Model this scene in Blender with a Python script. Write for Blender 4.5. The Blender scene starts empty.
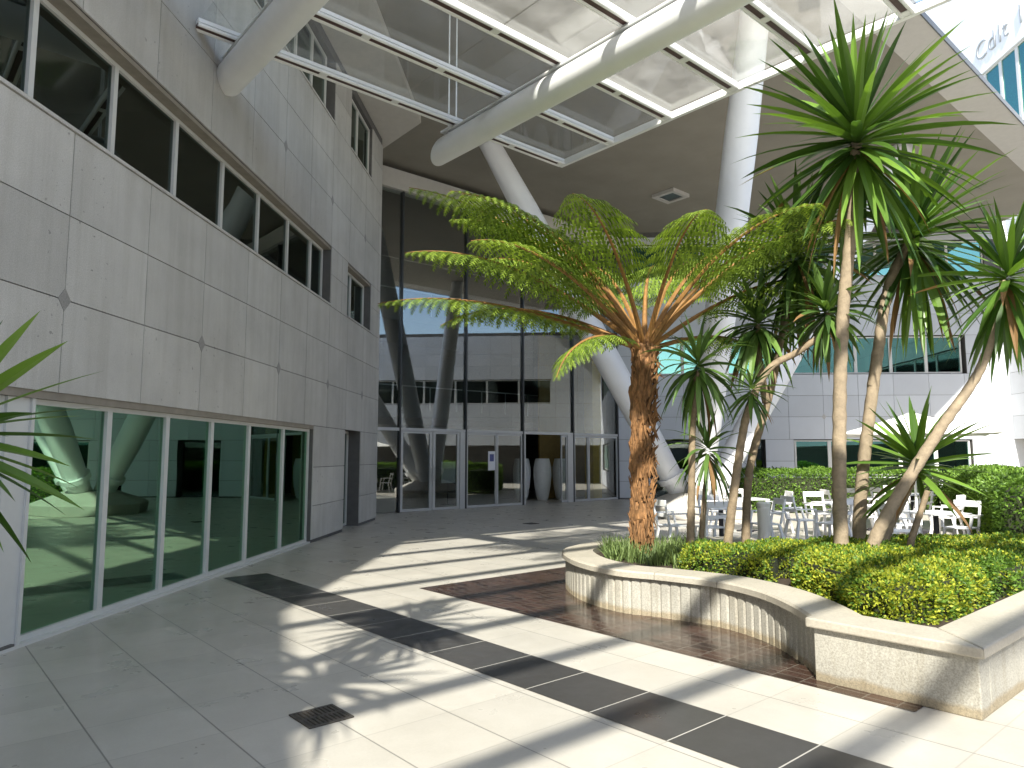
import bpy, bmesh, math, random
from mathutils import Vector, Matrix, noise
random.seed(7)
R = math.radians
S = bpy.context.scene
COL = S.collection

# ------------------------------------------------------------------ helpers
def tag(o, label=None, cat=None, group=None, kind=None):
    if label: o['label'] = label
    if cat: o['category'] = cat
    if group: o['group'] = group
    if kind: o['kind'] = kind
    return o

def empty(name, loc=(0, 0, 0), rz=0.0, label=None, cat=None, group=None):
    o = bpy.data.objects.new(name, None)
    o.empty_display_size = 0.2
    COL.objects.link(o)
    o.location = loc
    o.rotation_euler = (0, 0, rz)
    return tag(o, label, cat, group)

def copy_tree(o, parent=None):
    c = o.copy()
    COL.objects.link(c)
    if parent: c.parent = parent
    for ch in [x for x in bpy.data.objects if x.parent == o]:
        copy_tree(ch, c)
    return c

class MB:
    """collects shapes; build() links them as ONE mesh object"""
    def __init__(s):
        s.v = []; s.f = []; s.m = []
    def add(s, vs, fs, mi=0):
        n = len(s.v)
        s.v += [tuple(p) for p in vs]
        s.f += [tuple(i + n for i in f) for f in fs]
        s.m += [mi] * len(fs)
    def box(s, x0, x1, y0, y1, z0, z1, mi=0, M=None):
        if x0 > x1: x0, x1 = x1, x0
        if y0 > y1: y0, y1 = y1, y0
        if z0 > z1: z0, z1 = z1, z0
        vs = [Vector((x, y, z)) for z in (z0, z1) for y in (y0, y1) for x in (x0, x1)]
        if M: vs = [M @ p for p in vs]
        s.add(vs, [(0, 2, 3, 1), (4, 5, 7, 6), (0, 1, 5, 4), (2, 6, 7, 3), (0, 4, 6, 2), (1, 3, 7, 5)], mi)
    def prism(s, pts, z0, z1, mi=0):
        n = len(pts)
        vs = [(p[0], p[1], z0) for p in pts] + [(p[0], p[1], z1) for p in pts]
        fs = [tuple(range(n - 1, -1, -1)), tuple(range(n, 2 * n))]
        fs += [(i, (i + 1) % n, n + (i + 1) % n, n + i) for i in range(n)]
        s.add(vs, fs, mi)
    def tube(s, path, radii, seg=10, mi=0, caps=True, jit=0.0):
        path = [Vector(p) for p in path]
        if not hasattr(radii, '__len__'): radii = [radii] * len(path)
        rings = []
        t = (path[1] - path[0]).normalized()
        up = Vector((0, 0, 1)) if abs(t.z) < 0.9 else Vector((0, 1, 0))
        u = t.cross(up).normalized()
        for i, p in enumerate(path):
            if i == 0: t = path[1] - path[0]
            elif i == len(path) - 1: t = path[-1] - path[-2]
            else: t = path[i + 1] - path[i - 1]
            t.normalize()
            u = (u - t * u.dot(t)).normalized()
            w = t.cross(u)
            ring = []
            for k in range(seg):
                a = 2 * math.pi * k / seg
                r = radii[i] * (1 + (random.uniform(-jit, jit) if jit else 0))
                ring.append(p + (u * math.cos(a) + w * math.sin(a)) * r)
            rings.append(ring)
        vs = [q for r in rings for q in r]
        fs = []
        for i in range(len(path) - 1):
            for k in range(seg):
                k2 = (k + 1) % seg
                fs.append((i * seg + k, i * seg + k2, (i + 1) * seg + k2, (i + 1) * seg + k))
        if caps:
            fs.append(tuple(range(seg - 1, -1, -1)))
            b = (len(path) - 1) * seg
            fs.append(tuple(range(b, b + seg)))
        s.add(vs, fs, mi)
    def lathe(s, prof, c=(0, 0), seg=24, mi=0):
        rings = []
        for r, z in prof:
            rings.append([(c[0] + r * math.cos(2 * math.pi * k / seg), c[1] + r * math.sin(2 * math.pi * k / seg), z) for k in range(seg)])
        vs = [p for r in rings for p in r]
        fs = []
        for i in range(len(prof) - 1):
            for k in range(seg):
                k2 = (k + 1) % seg
                fs.append((i * seg + k, i * seg + k2, (i + 1) * seg + k2, (i + 1) * seg + k))
        fs.append(tuple(range(seg - 1, -1, -1)))
        b = (len(prof) - 1) * seg
        fs.append(tuple(range(b, b + seg)))
        s.add(vs, fs, mi)
    def bar(s, p, q, w, h, mi=0):
        """rectangular bar from p to q, h measured along z as far as possible"""
        p = Vector(p); q = Vector(q)
        t = (q - p).normalized()
        up = Vector((0, 0, 1)) if abs(t.z) < 0.95 else Vector((0, 1, 0))
        u = t.cross(up).normalized(); w2 = u.cross(t)
        vs = []
        for c in (p, q):
            for a, b in ((-1, -1), (1, -1), (1, 1), (-1, 1)):
                vs.append(c + u * (a * w / 2) + w2 * (b * h / 2))
        s.add(vs, [(3, 2, 1, 0), (4, 5, 6, 7), (0, 1, 5, 4), (1, 2, 6, 5), (2, 3, 7, 6), (3, 0, 4, 7)], mi)
    def build(s, name, mats, parent=None, smooth=False, recalc=True, bevel=0.0, loc=None, rz=None):
        me = bpy.data.meshes.new(name)
        me.from_pydata(s.v, [], s.f)
        if not isinstance(mats, (list, tuple)): mats = [mats]
        for m in mats: me.materials.append(m)
        me.polygons.foreach_set('material_index', s.m)
        if recalc:
            bm = bmesh.new(); bm.from_mesh(me)
            bmesh.ops.recalc_face_normals(bm, faces=bm.faces)
            bm.to_mesh(me); bm.free()
        if smooth:
            me.polygons.foreach_set('use_smooth', [True] * len(me.polygons))
        me.update()
        o = bpy.data.objects.new(name, me)
        COL.objects.link(o)
        if parent: o.parent = parent
        if loc: o.location = loc
        if rz: o.rotation_euler = (0, 0, rz)
        if bevel:
            b = o.modifiers.new('bevel', 'BEVEL'); b.width = bevel; b.segments = 2; b.limit_method = 'ANGLE'; b.angle_limit = R(40)
        return o

# ------------------------------------------------------------------ materials
def new_mat(name):
    m = bpy.data.materials.new(name); m.use_nodes = True
    nt = m.node_tree
    return m, nt, nt.nodes['Principled BSDF'], nt.nodes['Material Output']

def ramp(nt, fac, c0, c1, p0=0.3, p1=0.7):
    r = nt.nodes.new('ShaderNodeValToRGB')
    r.color_ramp.elements[0].position = p0; r.color_ramp.elements[1].position = p1
    r.color_ramp.elements[0].color = (*c0, 1); r.color_ramp.elements[1].color = (*c1, 1)
    nt.links.new(fac, r.inputs['Fac'])
    return r.outputs['Color']

def noise_tex(nt, scale, detail=4, rough=0.6, coord='Object', stretch=1.0):
    tc = nt.nodes.new('ShaderNodeTexCoord')
    n = nt.nodes.new('ShaderNodeTexNoise')
    n.inputs['Scale'].default_value = scale; n.inputs['Detail'].default_value = detail; n.inputs['Roughness'].default_value = rough
    if stretch != 1.0:
        mp = nt.nodes.new('ShaderNodeMapping'); mp.inputs['Scale'].default_value = (1, 1, stretch)
        nt.links.new(tc.outputs[coord], mp.inputs[0]); nt.links.new(mp.outputs[0], n.inputs['Vector'])
    else: nt.links.new(tc.outputs[coord], n.inputs['Vector'])
    return n.outputs['Fac']

def mix(nt, fac, a, b, mode='MIX'):
    m = nt.nodes.new('ShaderNodeMix'); m.data_type = 'RGBA'; m.blend_type = mode
    for sock, val in ((0, fac), (6, a), (7, b)):
        if hasattr(val, 'links'): nt.links.new(val, m.inputs[sock])
        elif sock == 0: m.inputs[0].default_value = val
        else: m.inputs[sock].default_value = (*val, 1)
    return m.outputs[2]

def mat(name, c, rough=0.6, var=0.12, scale=6, bump=0.0, bscale=60, metal=0.0, spec=0.5, stretch=1.0):
    m, nt, p, out = new_mat(name)
    lo = tuple(x * (1 - var) for x in c); hi = tuple(min(1, x * (1 + var)) for x in c)
    nt.links.new(ramp(nt, noise_tex(nt, scale, stretch=stretch), lo, hi), p.inputs['Base Color'])
    p.inputs['Roughness'].default_value = rough; p.inputs['Metallic'].default_value = metal
    p.inputs['Specular IOR Level'].default_value = spec
    if bump:
        b = nt.nodes.new('ShaderNodeBump'); b.inputs['Strength'].default_value = bump; b.inputs['Distance'].default_value = 0.01
        nt.links.new(noise_tex(nt, bscale, stretch=stretch), b.inputs['Height']); nt.links.new(b.outputs[0], p.inputs['Normal'])
    return m

def granite(name, c, speck=0.22, stains=0.12, rough=0.65, sc=90, pits=False, damp=False):
    """speckled stone with larger weathering patches"""
    m, nt, p, out = new_mat(name)
    lo = tuple(x * (1 - speck) for x in c); hi = tuple(min(1, x * (1 + speck)) for x in c)
    fine = ramp(nt, noise_tex(nt, sc, 3, 0.8), lo, hi, 0.35, 0.65)
    big = ramp(nt, noise_tex(nt, 0.7, 5, 0.65), (1 - stains,) * 3, (1, 1, 1), 0.3, 0.62)
    colr = mix(nt, 1.0, fine, big, 'MULTIPLY')
    geo = nt.nodes.new('ShaderNodeNewGeometry')
    rnd = ramp(nt, geo.outputs['Random Per Island'], (0.87,) * 3, (1.0,) * 3, 0, 1)
    colr = mix(nt, 1.0, colr, rnd, 'MULTIPLY')
    if damp:      # tide mark of rusty damp above the paving
        tc = nt.nodes.new('ShaderNodeTexCoord'); sp = nt.nodes.new('ShaderNodeSeparateXYZ'); nt.links.new(tc.outputs['Object'], sp.inputs[0])
        ad = nt.nodes.new('ShaderNodeMath'); ad.operation = 'MULTIPLY_ADD'; ad.inputs[1].default_value = -0.10
        nt.links.new(noise_tex(nt, 3.5, 5, 0.7), ad.inputs[0]); nt.links.new(sp.outputs[2], ad.inputs[2])
        st = ramp(nt, ad.outputs[0], (0.80, 0.71, 0.57), (1, 1, 1), 0.0, 1.0)
        st.node.color_ramp.elements[0].position = 0.0; st.node.color_ramp.elements[1].position = 0.035
        colr = mix(nt, 1.0, colr, st, 'MULTIPLY')
        tc2 = noise_tex(nt, 5, 4, 0.7, stretch=0.15)
        colr = mix(nt, 1.0, colr, ramp(nt, tc2, (0.86, 0.84, 0.80), (1, 1, 1), 0.34, 0.5), 'MULTIPLY')
    if pits:      # rain streaks
        colr = mix(nt, 1.0, colr, ramp(nt, noise_tex(nt, 4.5, 5, 0.7, stretch=0.06), (0.90, 0.895, 0.88), (1, 1, 1), 0.36, 0.56), 'MULTIPLY')
    if pits:      # scattered chips and grime specks
        spots = ramp(nt, noise_tex(nt, 17, 2, 0.5), (0, 0, 0), (1, 1, 1), 0.685, 0.71)
        where = ramp(nt, noise_tex(nt, 0.55, 2, 0.5), (0, 0, 0), (1, 1, 1), 0.48, 0.6)
        colr = mix(nt, mix(nt, 1.0, spots, where, 'MULTIPLY'), colr, tuple(x * 0.45 for x in c))
    nt.links.new(colr, p.inputs['Base Color'])
    p.inputs['Roughness'].default_value = rough
    b = nt.nodes.new('ShaderNodeBump'); b.inputs['Strength'].default_value = 0.15; b.inputs['Distance'].default_value = 0.004
    nt.links.new(noise_tex(nt, sc * 1.3), b.inputs['Height']); nt.links.new(b.outputs[0], p.inputs['Normal'])
    return m

def glass(name, tint, refl, rough=0.0, rcol=(1, 1, 1), wob=0.0, dust=0.0):
    m, nt, p, out = new_mat(name)
    nt.nodes.remove(p)
    t = nt.nodes.new('ShaderNodeBsdfTransparent'); t.inputs['Color'].default_value = (*tint, 1)
    g = nt.nodes.new('ShaderNodeBsdfGlossy'); g.inputs['Color'].default_value = (*rcol, 1); g.inputs['Roughness'].default_value = rough
    # reflectance by angle, the same from both sides of the sheet
    geo = nt.nodes.new('ShaderNodeNewGeometry')
    dt = nt.nodes.new('ShaderNodeVectorMath'); dt.operation = 'DOT_PRODUCT'
    nt.links.new(geo.outputs['Incoming'], dt.inputs[0]); nt.links.new(geo.outputs['Normal'], dt.inputs[1])
    def M1(op, a, b=None, c_=None):
        n = nt.nodes.new('ShaderNodeMath'); n.operation = op; n.use_clamp = op == 'MULTIPLY_ADD'
        for i, v in enumerate((a, b, c_)):
            if v is None: continue
            if hasattr(v, 'links'): nt.links.new(v, n.inputs[i])
            else: n.inputs[i].default_value = v
        return n.outputs[0]
    sch = M1('POWER', M1('SUBTRACT', 1.0, M1('ABSOLUTE', dt.outputs['Value'])), 5.0)
    fac = M1('MULTIPLY_ADD', sch, 1.0 - refl, refl)
    mx = nt.nodes.new('ShaderNodeMixShader')
    nt.links.new(fac, mx.inputs[0]); nt.links.new(t.outputs[0], mx.inputs[1]); nt.links.new(g.outputs[0], mx.inputs[2])
    if dust:     # a film of dust and rain marks that scatters light
        du = nt.nodes.new('ShaderNodeBsdfTranslucent'); du.inputs['Color'].default_value = (0.9, 0.89, 0.85, 1)
        m2 = nt.nodes.new('ShaderNodeMixShader'); mr = nt.nodes.new('ShaderNodeMapRange')
        nt.links.new(noise_tex(nt, 1.3, 5, 0.7), mr.inputs[0]); mr.inputs[1].default_value = 0.3; mr.inputs[2].default_value = 0.7
        mr.inputs[3].default_value = dust * 0.4; mr.inputs[4].default_value = dust * 1.5
        nt.links.new(mr.outputs[0], m2.inputs[0]); nt.links.new(mx.outputs[0], m2.inputs[1]); nt.links.new(du.outputs[0], m2.inputs[2]); mx = m2
    nt.links.new(mx.outputs[0], out.inputs['Surface'])
    if wob:
        b = nt.nodes.new('ShaderNodeBump'); b.inputs['Strength'].default_value = wob; b.inputs['Distance'].default_value = 0.02
        nt.links.new(noise_tex(nt, 0.9, 2), b.inputs['Height']); nt.links.new(b.outputs[0], g.inputs['Normal'])
    return m

def leafm(name, c, var=0.3, rough=0.45, trans=0.35, tip=None):
    m, nt, p, out = new_mat(name)
    geo = nt.nodes.new('ShaderNodeNewGeometry')
    lo = tuple(x * (1 - var) for x in c); hi = tuple(min(1, x * (1 + var)) for x in (tip or c))
    colr = ramp(nt, geo.outputs['Random Per Island'], lo, hi, 0.0, 1.0)
    nt.links.new(colr, p.inputs['Base Color'])
    p.inputs['Roughness'].default_value = rough; p.inputs['Specular IOR Level'].default_value = 0.35
    tr = nt.nodes.new('ShaderNodeBsdfTranslucent')
    nt.links.new(mix(nt, 1.0, colr, (1.0, 1.0, 0.45), 'MULTIPLY'), tr.inputs['Color'])
    mx = nt.nodes.new('ShaderNodeMixShader'); mx.inputs[0].default_value = trans
    nt.links.new(p.outputs[0], mx.inputs[1]); nt.links.new(tr.outputs[0], mx.inputs[2])
    nt.links.new(mx.outputs[0], out.inputs['Surface'])
    return m

def tile_mat(name, c, jc, sx, sy, jw, rough, var=0.08, ox=0.0, oy=0.0, stag=False, bump=0.4, speck=0.06, jfade=0.0, bdist=0.003):
    """rectangular tiles laid out in the object's own x/y"""
    m, nt, p, out = new_mat(name)
    L = nt.links
    tc = nt.nodes.new('ShaderNodeTexCoord'); sp = nt.nodes.new('ShaderNodeSeparateXYZ'); L.new(tc.outputs['Object'], sp.inputs[0])
    def M(op, a, b=None, c_=None):
        n = nt.nodes.new('ShaderNodeMath'); n.operation = op
        for i, v in enumerate((a, b, c_)):
            if v is None: continue
            if hasattr(v, 'links'): L.new(v, n.inputs[i])
            else: n.inputs[i].default_value = v
        return n.outputs[0]
    y = M('DIVIDE', M('SUBTRACT', sp.outputs[1], oy), sy)
    yi = M('FLOOR', y)
    x = M('DIVIDE', M('SUBTRACT', sp.outputs[0], ox), sx)
    if stag: x = M('ADD', x, M('MULTIPLY', yi, 0.5))
    xi = M('FLOOR', x)
    fx = M('MULTIPLY', M('SUBTRACT', 0.5, M('ABSOLUTE', M('SUBTRACT', M('FRACT', x), 0.5))), sx)
    fy = M('MULTIPLY', M('SUBTRACT', 0.5, M('ABSOLUTE', M('SUBTRACT', M('FRACT', y), 0.5))), sy)
    jx = M('LESS_THAN', fx, jw / 2); jy = M('LESS_THAN', fy, jw / 2)
    if jfade: jy = M('MULTIPLY', jy, 1 - jfade)
    j = M('MAXIMUM', jx, jy)
    cb = nt.nodes.new('ShaderNodeCombineXYZ'); L.new(xi, cb.inputs[0]); L.new(yi, cb.inputs[1])
    wn = nt.nodes.new('ShaderNodeTexWhiteNoise'); wn.noise_dimensions = '2D'; L.new(cb.outputs[0], wn.inputs['Vector'])
    lo = tuple(q * (1 - var) for q in c); hi = tuple(min(1, q * (1 + var)) for q in c)
    base = ramp(nt, wn.outputs['Value'], lo, hi, 0, 1)
    spk = ramp(nt, noise_tex(nt, 55, 4, 0.75), (1 - speck,) * 3, (1,) * 3, 0.35, 0.65)
    base = mix(nt, 1.0, base, spk, 'MULTIPLY')
    st = ramp(nt, noise_tex(nt, 0.9, 6, 0.7), (0.86, 0.85, 0.83), (1, 1, 1), 0.28, 0.6)
    base = mix(nt, 1.0, base, st, 'MULTIPLY')
    L.new(mix(nt, j, base, jc), p.inputs['Base Color'])
    rr = nt.nodes.new('ShaderNodeMapRange'); L.new(noise_tex(nt, 2.2, 4), rr.inputs[0])
    rr.inputs[1].default_value = 0.3; rr.inputs[2].default_value = 0.7
    rr.inputs[3].default_value = max(0.02, rough - 0.1); rr.inputs[4].default_value = rough + 0.1
    L.new(rr.outputs[0], p.inputs['Roughness'])
    b = nt.nodes.new('ShaderNodeBump'); b.inputs['Strength'].default_value = bump; b.inputs['Distance'].default_value = bdist; b.invert = True
    L.new(j, b.inputs['Height']); L.new(b.outputs[0], p.inputs['Normal'])
    return m

M_CLAD = granite('cladding_granite', (0.57, 0.555, 0.53), 0.17, 0.2, pits=True)
M_CLADW = granite('pale_cladding', (0.60, 0.625, 0.665), 0.06, 0.06, 0.5)
M_JOINT = mat('joint_mortar', (0.12, 0.115, 0.11), 0.9)
M_DIA = granite('diamond_stone', (0.30, 0.29, 0.28), 0.2, 0.05)
M_FRAME = mat('cream_aluminium', (0.62, 0.62, 0.60), 0.35, 0.03)
M_FRAMED = mat('dark_mullion', (0.035, 0.04, 0.045), 0.35, 0.05)
M_SILVER = mat('silver_door_frame', (0.52, 0.53, 0.54), 0.35, 0.03, metal=0.3)
M_WIN = glass('dark_window_glass', (0.18, 0.28, 0.24), 0.10, rcol=(0.75, 0.85, 0.8), wob=0.05)
M_DOORG = glass('green_door_glass', (0.28, 0.58, 0.44), 0.28, rcol=(0.56, 0.84, 0.62), wob=0.03)
M_TEAL = glass('teal_window_glass', (0.10, 0.45, 0.38), 0.30, rcol=(0.45, 0.85, 0.78), wob=0.04)
M_ENTG = glass('entrance_glass', (0.78, 0.83, 0.82), 0.16, wob=0.02)
M_CANG = glass('canopy_glass', (0.95, 0.96, 0.95), 0.05, rough=0.03, dust=0.06)
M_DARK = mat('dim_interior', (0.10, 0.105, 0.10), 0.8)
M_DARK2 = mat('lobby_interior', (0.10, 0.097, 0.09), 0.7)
M_WHITE = mat('white_painted_steel', (0.80, 0.80, 0.79), 0.32, 0.03, 3)
M_GROOVE = mat('rust_red_groove', (0.075, 0.04, 0.036), 0.6)
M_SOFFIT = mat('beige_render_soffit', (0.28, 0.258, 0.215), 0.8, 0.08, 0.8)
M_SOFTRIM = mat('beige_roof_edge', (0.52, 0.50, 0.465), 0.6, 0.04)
M_EAVE = mat('cream_eave', (0.58, 0.55, 0.50), 0.7, 0.04)
M_COLUMN = mat('white_column_paint', (0.80, 0.81, 0.83), 0.35, 0.03, 2)
M_CONC = granite('cast_stone', (0.47, 0.445, 0.385), 0.26, 0.25, 0.8, 75, damp=True)
M_PLINTH = granite('plinth_stone', (0.48, 0.46, 0.41), 0.12, 0.2, 0.8, 60)
M_COPE = granite('coping_stone', (0.50, 0.455, 0.375), 0.10, 0.22, 0.6, 50)
M_SOIL = mat('planter_soil', (0.045, 0.03, 0.02), 0.95, 0.4, 20, 0.8, 30)
M_GRATE = mat('cast_iron_grate', (0.10, 0.09, 0.08), 0.6, 0.2, 20, metal=0.4)
M_PLASTIC = mat('white_plastic', (0.86, 0.86, 0.86), 0.35, 0.03)
M_POST = mat('dark_table_post', (0.03, 0.028, 0.035), 0.4)
M_CANVAS = mat('umbrella_canvas', (0.80, 0.79, 0.76), 0.85, 0.04)
M_YELLOW = mat('ochre_column_paint', (0.62, 0.38, 0.03), 0.6)
M_VASE = mat('glazed_white_vase', (0.80, 0.79, 0.76), 0.4, 0.05)
M_PAPER = mat('notice_paper', (0.75, 0.75, 0.78), 0.8, 0.02)
M_INK = mat('notice_ink', (0.12, 0.13, 0.3), 0.8)
M_BARKF = mat('fern_bark', (0.23, 0.115, 0.045), 0.9, 0.7, 26, 1.0, 40, stretch=0.22)
M_BARKY = mat('yucca_bark', (0.30, 0.235, 0.16), 0.85, 0.25, 10, 0.7, 40)
M_BARKD = mat('dracaena_bark', (0.24, 0.18, 0.115), 0.85, 0.3, 12, 0.6, 40)
M_LEAFY = leafm('yucca_leaf', (0.06, 0.145, 0.028), 0.35, 0.33, 0.32, (0.15, 0.26, 0.04))
M_LEAFD = leafm('dracaena_leaf', (0.06, 0.13, 0.035), 0.35, 0.4, 0.3, (0.13, 0.22, 0.05))
M_DEAD = leafm('withered_leaf', (0.28, 0.16, 0.065), 0.35, 0.7, 0.2)
M_FROND = leafm('fern_leaflet', (0.12, 0.21, 0.03), 0.3, 0.45, 0.45, (0.26, 0.36, 0.055))
M_RACHIS = mat('fern_stalk', (0.26, 0.13, 0.035), 0.7, 0.3, 12)
M_GOLD = leafm('golden_hedge_leaf', (0.23, 0.31, 0.03), 0.35, 0.45, 0.45, (0.50, 0.52, 0.06))
M_GREEN = leafm('green_hedge_leaf', (0.075, 0.17, 0.025), 0.4, 0.45, 0.42, (0.17, 0.29, 0.045))
M_GRASS = leafm('grass_blade', (0.10, 0.17, 0.05), 0.35, 0.5, 0.35, (0.20, 0.27, 0.09))
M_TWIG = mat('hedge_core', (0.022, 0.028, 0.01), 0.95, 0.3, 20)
M_BRICK = tile_mat('far_facade_tile', (0.42, 0.38, 0.33), (0.25, 0.23, 0.2), 1.2, 0.6, 0.03, 0.7)
M_SIGN = mat('grey_sign_letter', (0.34, 0.36, 0.37), 0.5)

# ------------------------------------------------------------------ setting frame: paving runs along A and B
PH = math.atan2(0.657, 0.754)
def AB(a, b, z=0.0):
    return Vector((0.754 * a - 0.657 * b, 0.657 * a + 0.754 * b, z))

# ground ------------------------------------------------------------
M_PAVE = tile_mat('pale_porcelain_paving', (0.53, 0.50, 0.445), (0.24, 0.225, 0.20), 0.63, 0.63, 0.010, 0.34, 0.05, 1.03, 0.22, jfade=0.65)
g = MB(); g.add([(-250, -250, 0), (250, -250, 0), (250, 250, 0), (-250, 250, 0)], [(0, 1, 2, 3)])
o = g.build('paving', M_PAVE, recalc=False); o.rotation_euler = (0, 0, PH); tag(o, kind='structure')

M_STRIP = tile_mat('charcoal_paving', (0.062, 0.060, 0.059), (0.45, 0.43, 0.39), 10, 0.63, 0.010, 0.36, 0.14, 0, 0.22)
g = MB(); g.add([(3.62, 1.4, 0.004), (4.25, 1.4, 0.004), (4.25, 10.32, 0.004), (3.62, 10.32, 0.004)], [(0, 1, 2, 3)])
o = g.build('dark_path', M_STRIP, recalc=False); o.rotation_euler = (0, 0, PH); tag(o, kind='structure')

M_MOS = tile_mat('wet_brown_brick', (0.050, 0.027, 0.020), (0.13, 0.11, 0.09), 0.115, 0.23, 0.011, 0.2, 0.45, 5.26, 0.0, stag=True, bump=1.0, bdist=0.012)
g = MB(); g.add([(5.26, 1.95, 0.005), (6.0, 1.95, 0.005), (9.6, 5.3, 0.005), (9.6, 7.86, 0.005), (5.26, 7.86, 0.005)], [(0, 1, 2, 3, 4)])
o = g.build('wet_brick_path', M_MOS, recalc=False); o.rotation_euler = (0, 0, PH); tag(o, kind='structure')

# drains
def drain(c, sz, label):
    t = empty('drain_grate', (c[0], c[1], 0.0), PH, label, 'drain')
    m = MB(); m.box(-sz / 2, sz / 2, -sz / 2, sz / 2, 0.001, 0.004); m.build('tray', M_SOIL, t)
    m = MB(); w = sz * 0.07
    m.box(-sz / 2, sz / 2, -sz / 2, -sz / 2 + w, 0.0045, 0.010); m.box(-sz / 2, sz / 2, sz / 2 - w, sz / 2, 0.0045, 0.010)
    m.box(-sz / 2, -sz / 2 + w, -sz / 2 + w, sz / 2 - w, 0.0045, 0.010); m.box(sz / 2 - w, sz / 2, -sz / 2 + w, sz / 2 - w, 0.0045, 0.010)
    n = 9
    for i in range(n):
        x = -sz / 2 + w + (i + 0.5) * (sz - 2 * w) / n
        m.box(x - 0.3 * (sz - 2 * w) / n, x + 0.3 * (sz - 2 * w) / n, -sz / 2 + w, sz / 2 - w, 0.0045, 0.0095)
    m.box(-sz / 2 + w, sz / 2 - w, -0.012, 0.012, 0.006, 0.0105)
    m.build('grate', M_GRATE, t)
drain((-1.25, 4.85), 0.31, 'square iron drain grate in the pale paving in front of the sliding doors')
drain((0.48, 18.2), 0.30, 'small dark drain cover in the shaded paving near the entrance')

# ------------------------------------------------------------------ façade helper: s along the wall, z up, d outwards
class Face:
    def __init__(s, kind): s.k = kind
    def box(s, mb, s0, s1, z0, z1, d0, d1, mi=0):
        if s.k == 'left': mb.box(d0, d1, s0, s1, z0, z1, mi)        # outward = +x, s = y
        elif s.k == 'back': mb.box(s0, s1, -d0, -d1, z0, z1, mi)    # outward = -y, s = x
        else: mb.box(-d0, -d1, s0, s1, z0, z1, mi)                   # outward = -x, s = y
    def pt(s, a, z, d):
        return {'left': (d, a, z), 'back': (a, -d, z)}.get(s.k, (-d, a, z))
    def panels(s, mb, s0, s1, zs, off, step, d=0.0, mi=0, gap=0.006, back=0.03):
        cuts = [s0]
        k = math.ceil((s0 - off) / step + 0.02)
        while off + k * step < s1 - 0.02:
            cuts.append(off + k * step); k += 1
        cuts.append(s1)
        for z0, z1 in zip(zs[:-1], zs[1:]):
            for a, b in zip(cuts[:-1], cuts[1:]):
                s.box(mb, a + gap, b - gap, z0 + gap, z1 - gap, d - back, d, mi)
    def diamond(s, mb, a, z, r, d, mi=0):
        q = [(a, z - r), (a + r * 0.8, z), (a, z + r), (a - r * 0.8, z)]
        vs = [s.pt(x, y, d - 0.012) for x, y in q] + [s.pt(x, y, d) for x, y in q]
        mb.add(vs, [(3, 2, 1, 0), (4, 5, 6, 7)] + [(i, (i + 1) % 4, 4 + (i + 1) % 4, 4 + i) for i in range(4)], mi)

def window_run(F, parent, s_edges, z0, z1, recess, gm, fm=M_FRAME, fw=0.07, name='window'):
    """one window (frame + pane) per bay"""
    for a, b in zip(s_edges[:-1], s_edges[1:]):
        m = MB()
        F.box(m, a, a + fw / 2, z0, z1, -recess - 0.05, -recess + 0.03)
        F.box(m, b - fw / 2, b, z0, z1, -recess - 0.05, -recess + 0.03)
        F.box(m, a + fw / 2, b - fw / 2, z0, z0 + 0.05, -recess - 0.05, -recess + 0.03)
        F.box(m, a + fw / 2, b - fw / 2, z1 - 0.05, z1, -recess - 0.05, -recess + 0.03)
        w = m.build(name, fm, parent)
        p = MB(); F.box(p, a + fw / 2, b - fw / 2, z0 + 0.05, z1 - 0.05, -recess - 0.02, -recess - 0.008)
        p.build('pane', gm, w)

# ------------------------------------------------------------------ LEFT BUILDING
RZ = -R(3.2)
lb = empty('office_building', (-4.0, 13.0, 0), RZ, 'long grey granite office building with ribbon windows and sliding glass doors', 'building')
F = Face('left')
E_ = 6.3
wall = MB(); pan = MB(); dia = MB()
ST = 1.36; OFF = -6.23
Y0 = -33.0
# backing wall bands (joint colour), then stone panels on them
def band(s0, s1, z0, z1): F.box(wall, s0, s1, z0, z1, -0.45, -0.022)
band(Y0, E_, 2.33, 4.90); band(1.98, 3.2, 4.90, 6.20); band(5.35, E_, 4.90, 6.20)
band(Y0, E_, 6.20, 8.95); band(1.98, 3.2, 8.95, 10.40); band(5.2, E_, 8.95, 10.40)
band(1.15, 3.28, 0, 2.33); band(4.62, E_, 0, 2.33); band(Y0, E_, 10.40, 10.62)
band(Y0, -6.55, 0, 0.05)
F.panels(pan, Y0, E_ + 0.02, [2.30, 3.21, 4.05, 4.90], OFF, ST)
for a, b in ((1.98, 3.2), (5.35, E_ + 0.02)): F.panels(pan, a, b, [4.90, 5.6, 6.20], OFF, 9)
F.panels(pan, Y0, E_ + 0.02, [6.20, 7.22, 8.05, 8.95], OFF, ST)
for a, b in ((1.98, 3.2), (5.2, E_ + 0.02)): F.panels(pan, a, b, [8.95, 9.7, 10.40], OFF, 9)
F.panels(pan, 1.15, 3.28, [0.06, 0.72, 1.48, 2.30], 1.15, 9); F.panels(pan, 4.62, E_ + 0.02, [0.06, 0.72, 1.48, 2.30], 4.62, 9)
# pier reveals
F.panels(pan, 1.15, 1.16, [0.06, 2.30], 1.15, 9, back=0.25)
for k in range(-6, 5):
    y = OFF + ST * 2 * k
    if y < Y0 or y > E_: continue
    for zz in ((3.21, 7.22) if y > -3 else (3.21,)):
        dia = MB(); F.diamond(dia, y, zz, 0.115, 0.004); dia.build('diamond_inlay', M_DIA, lb)
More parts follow.
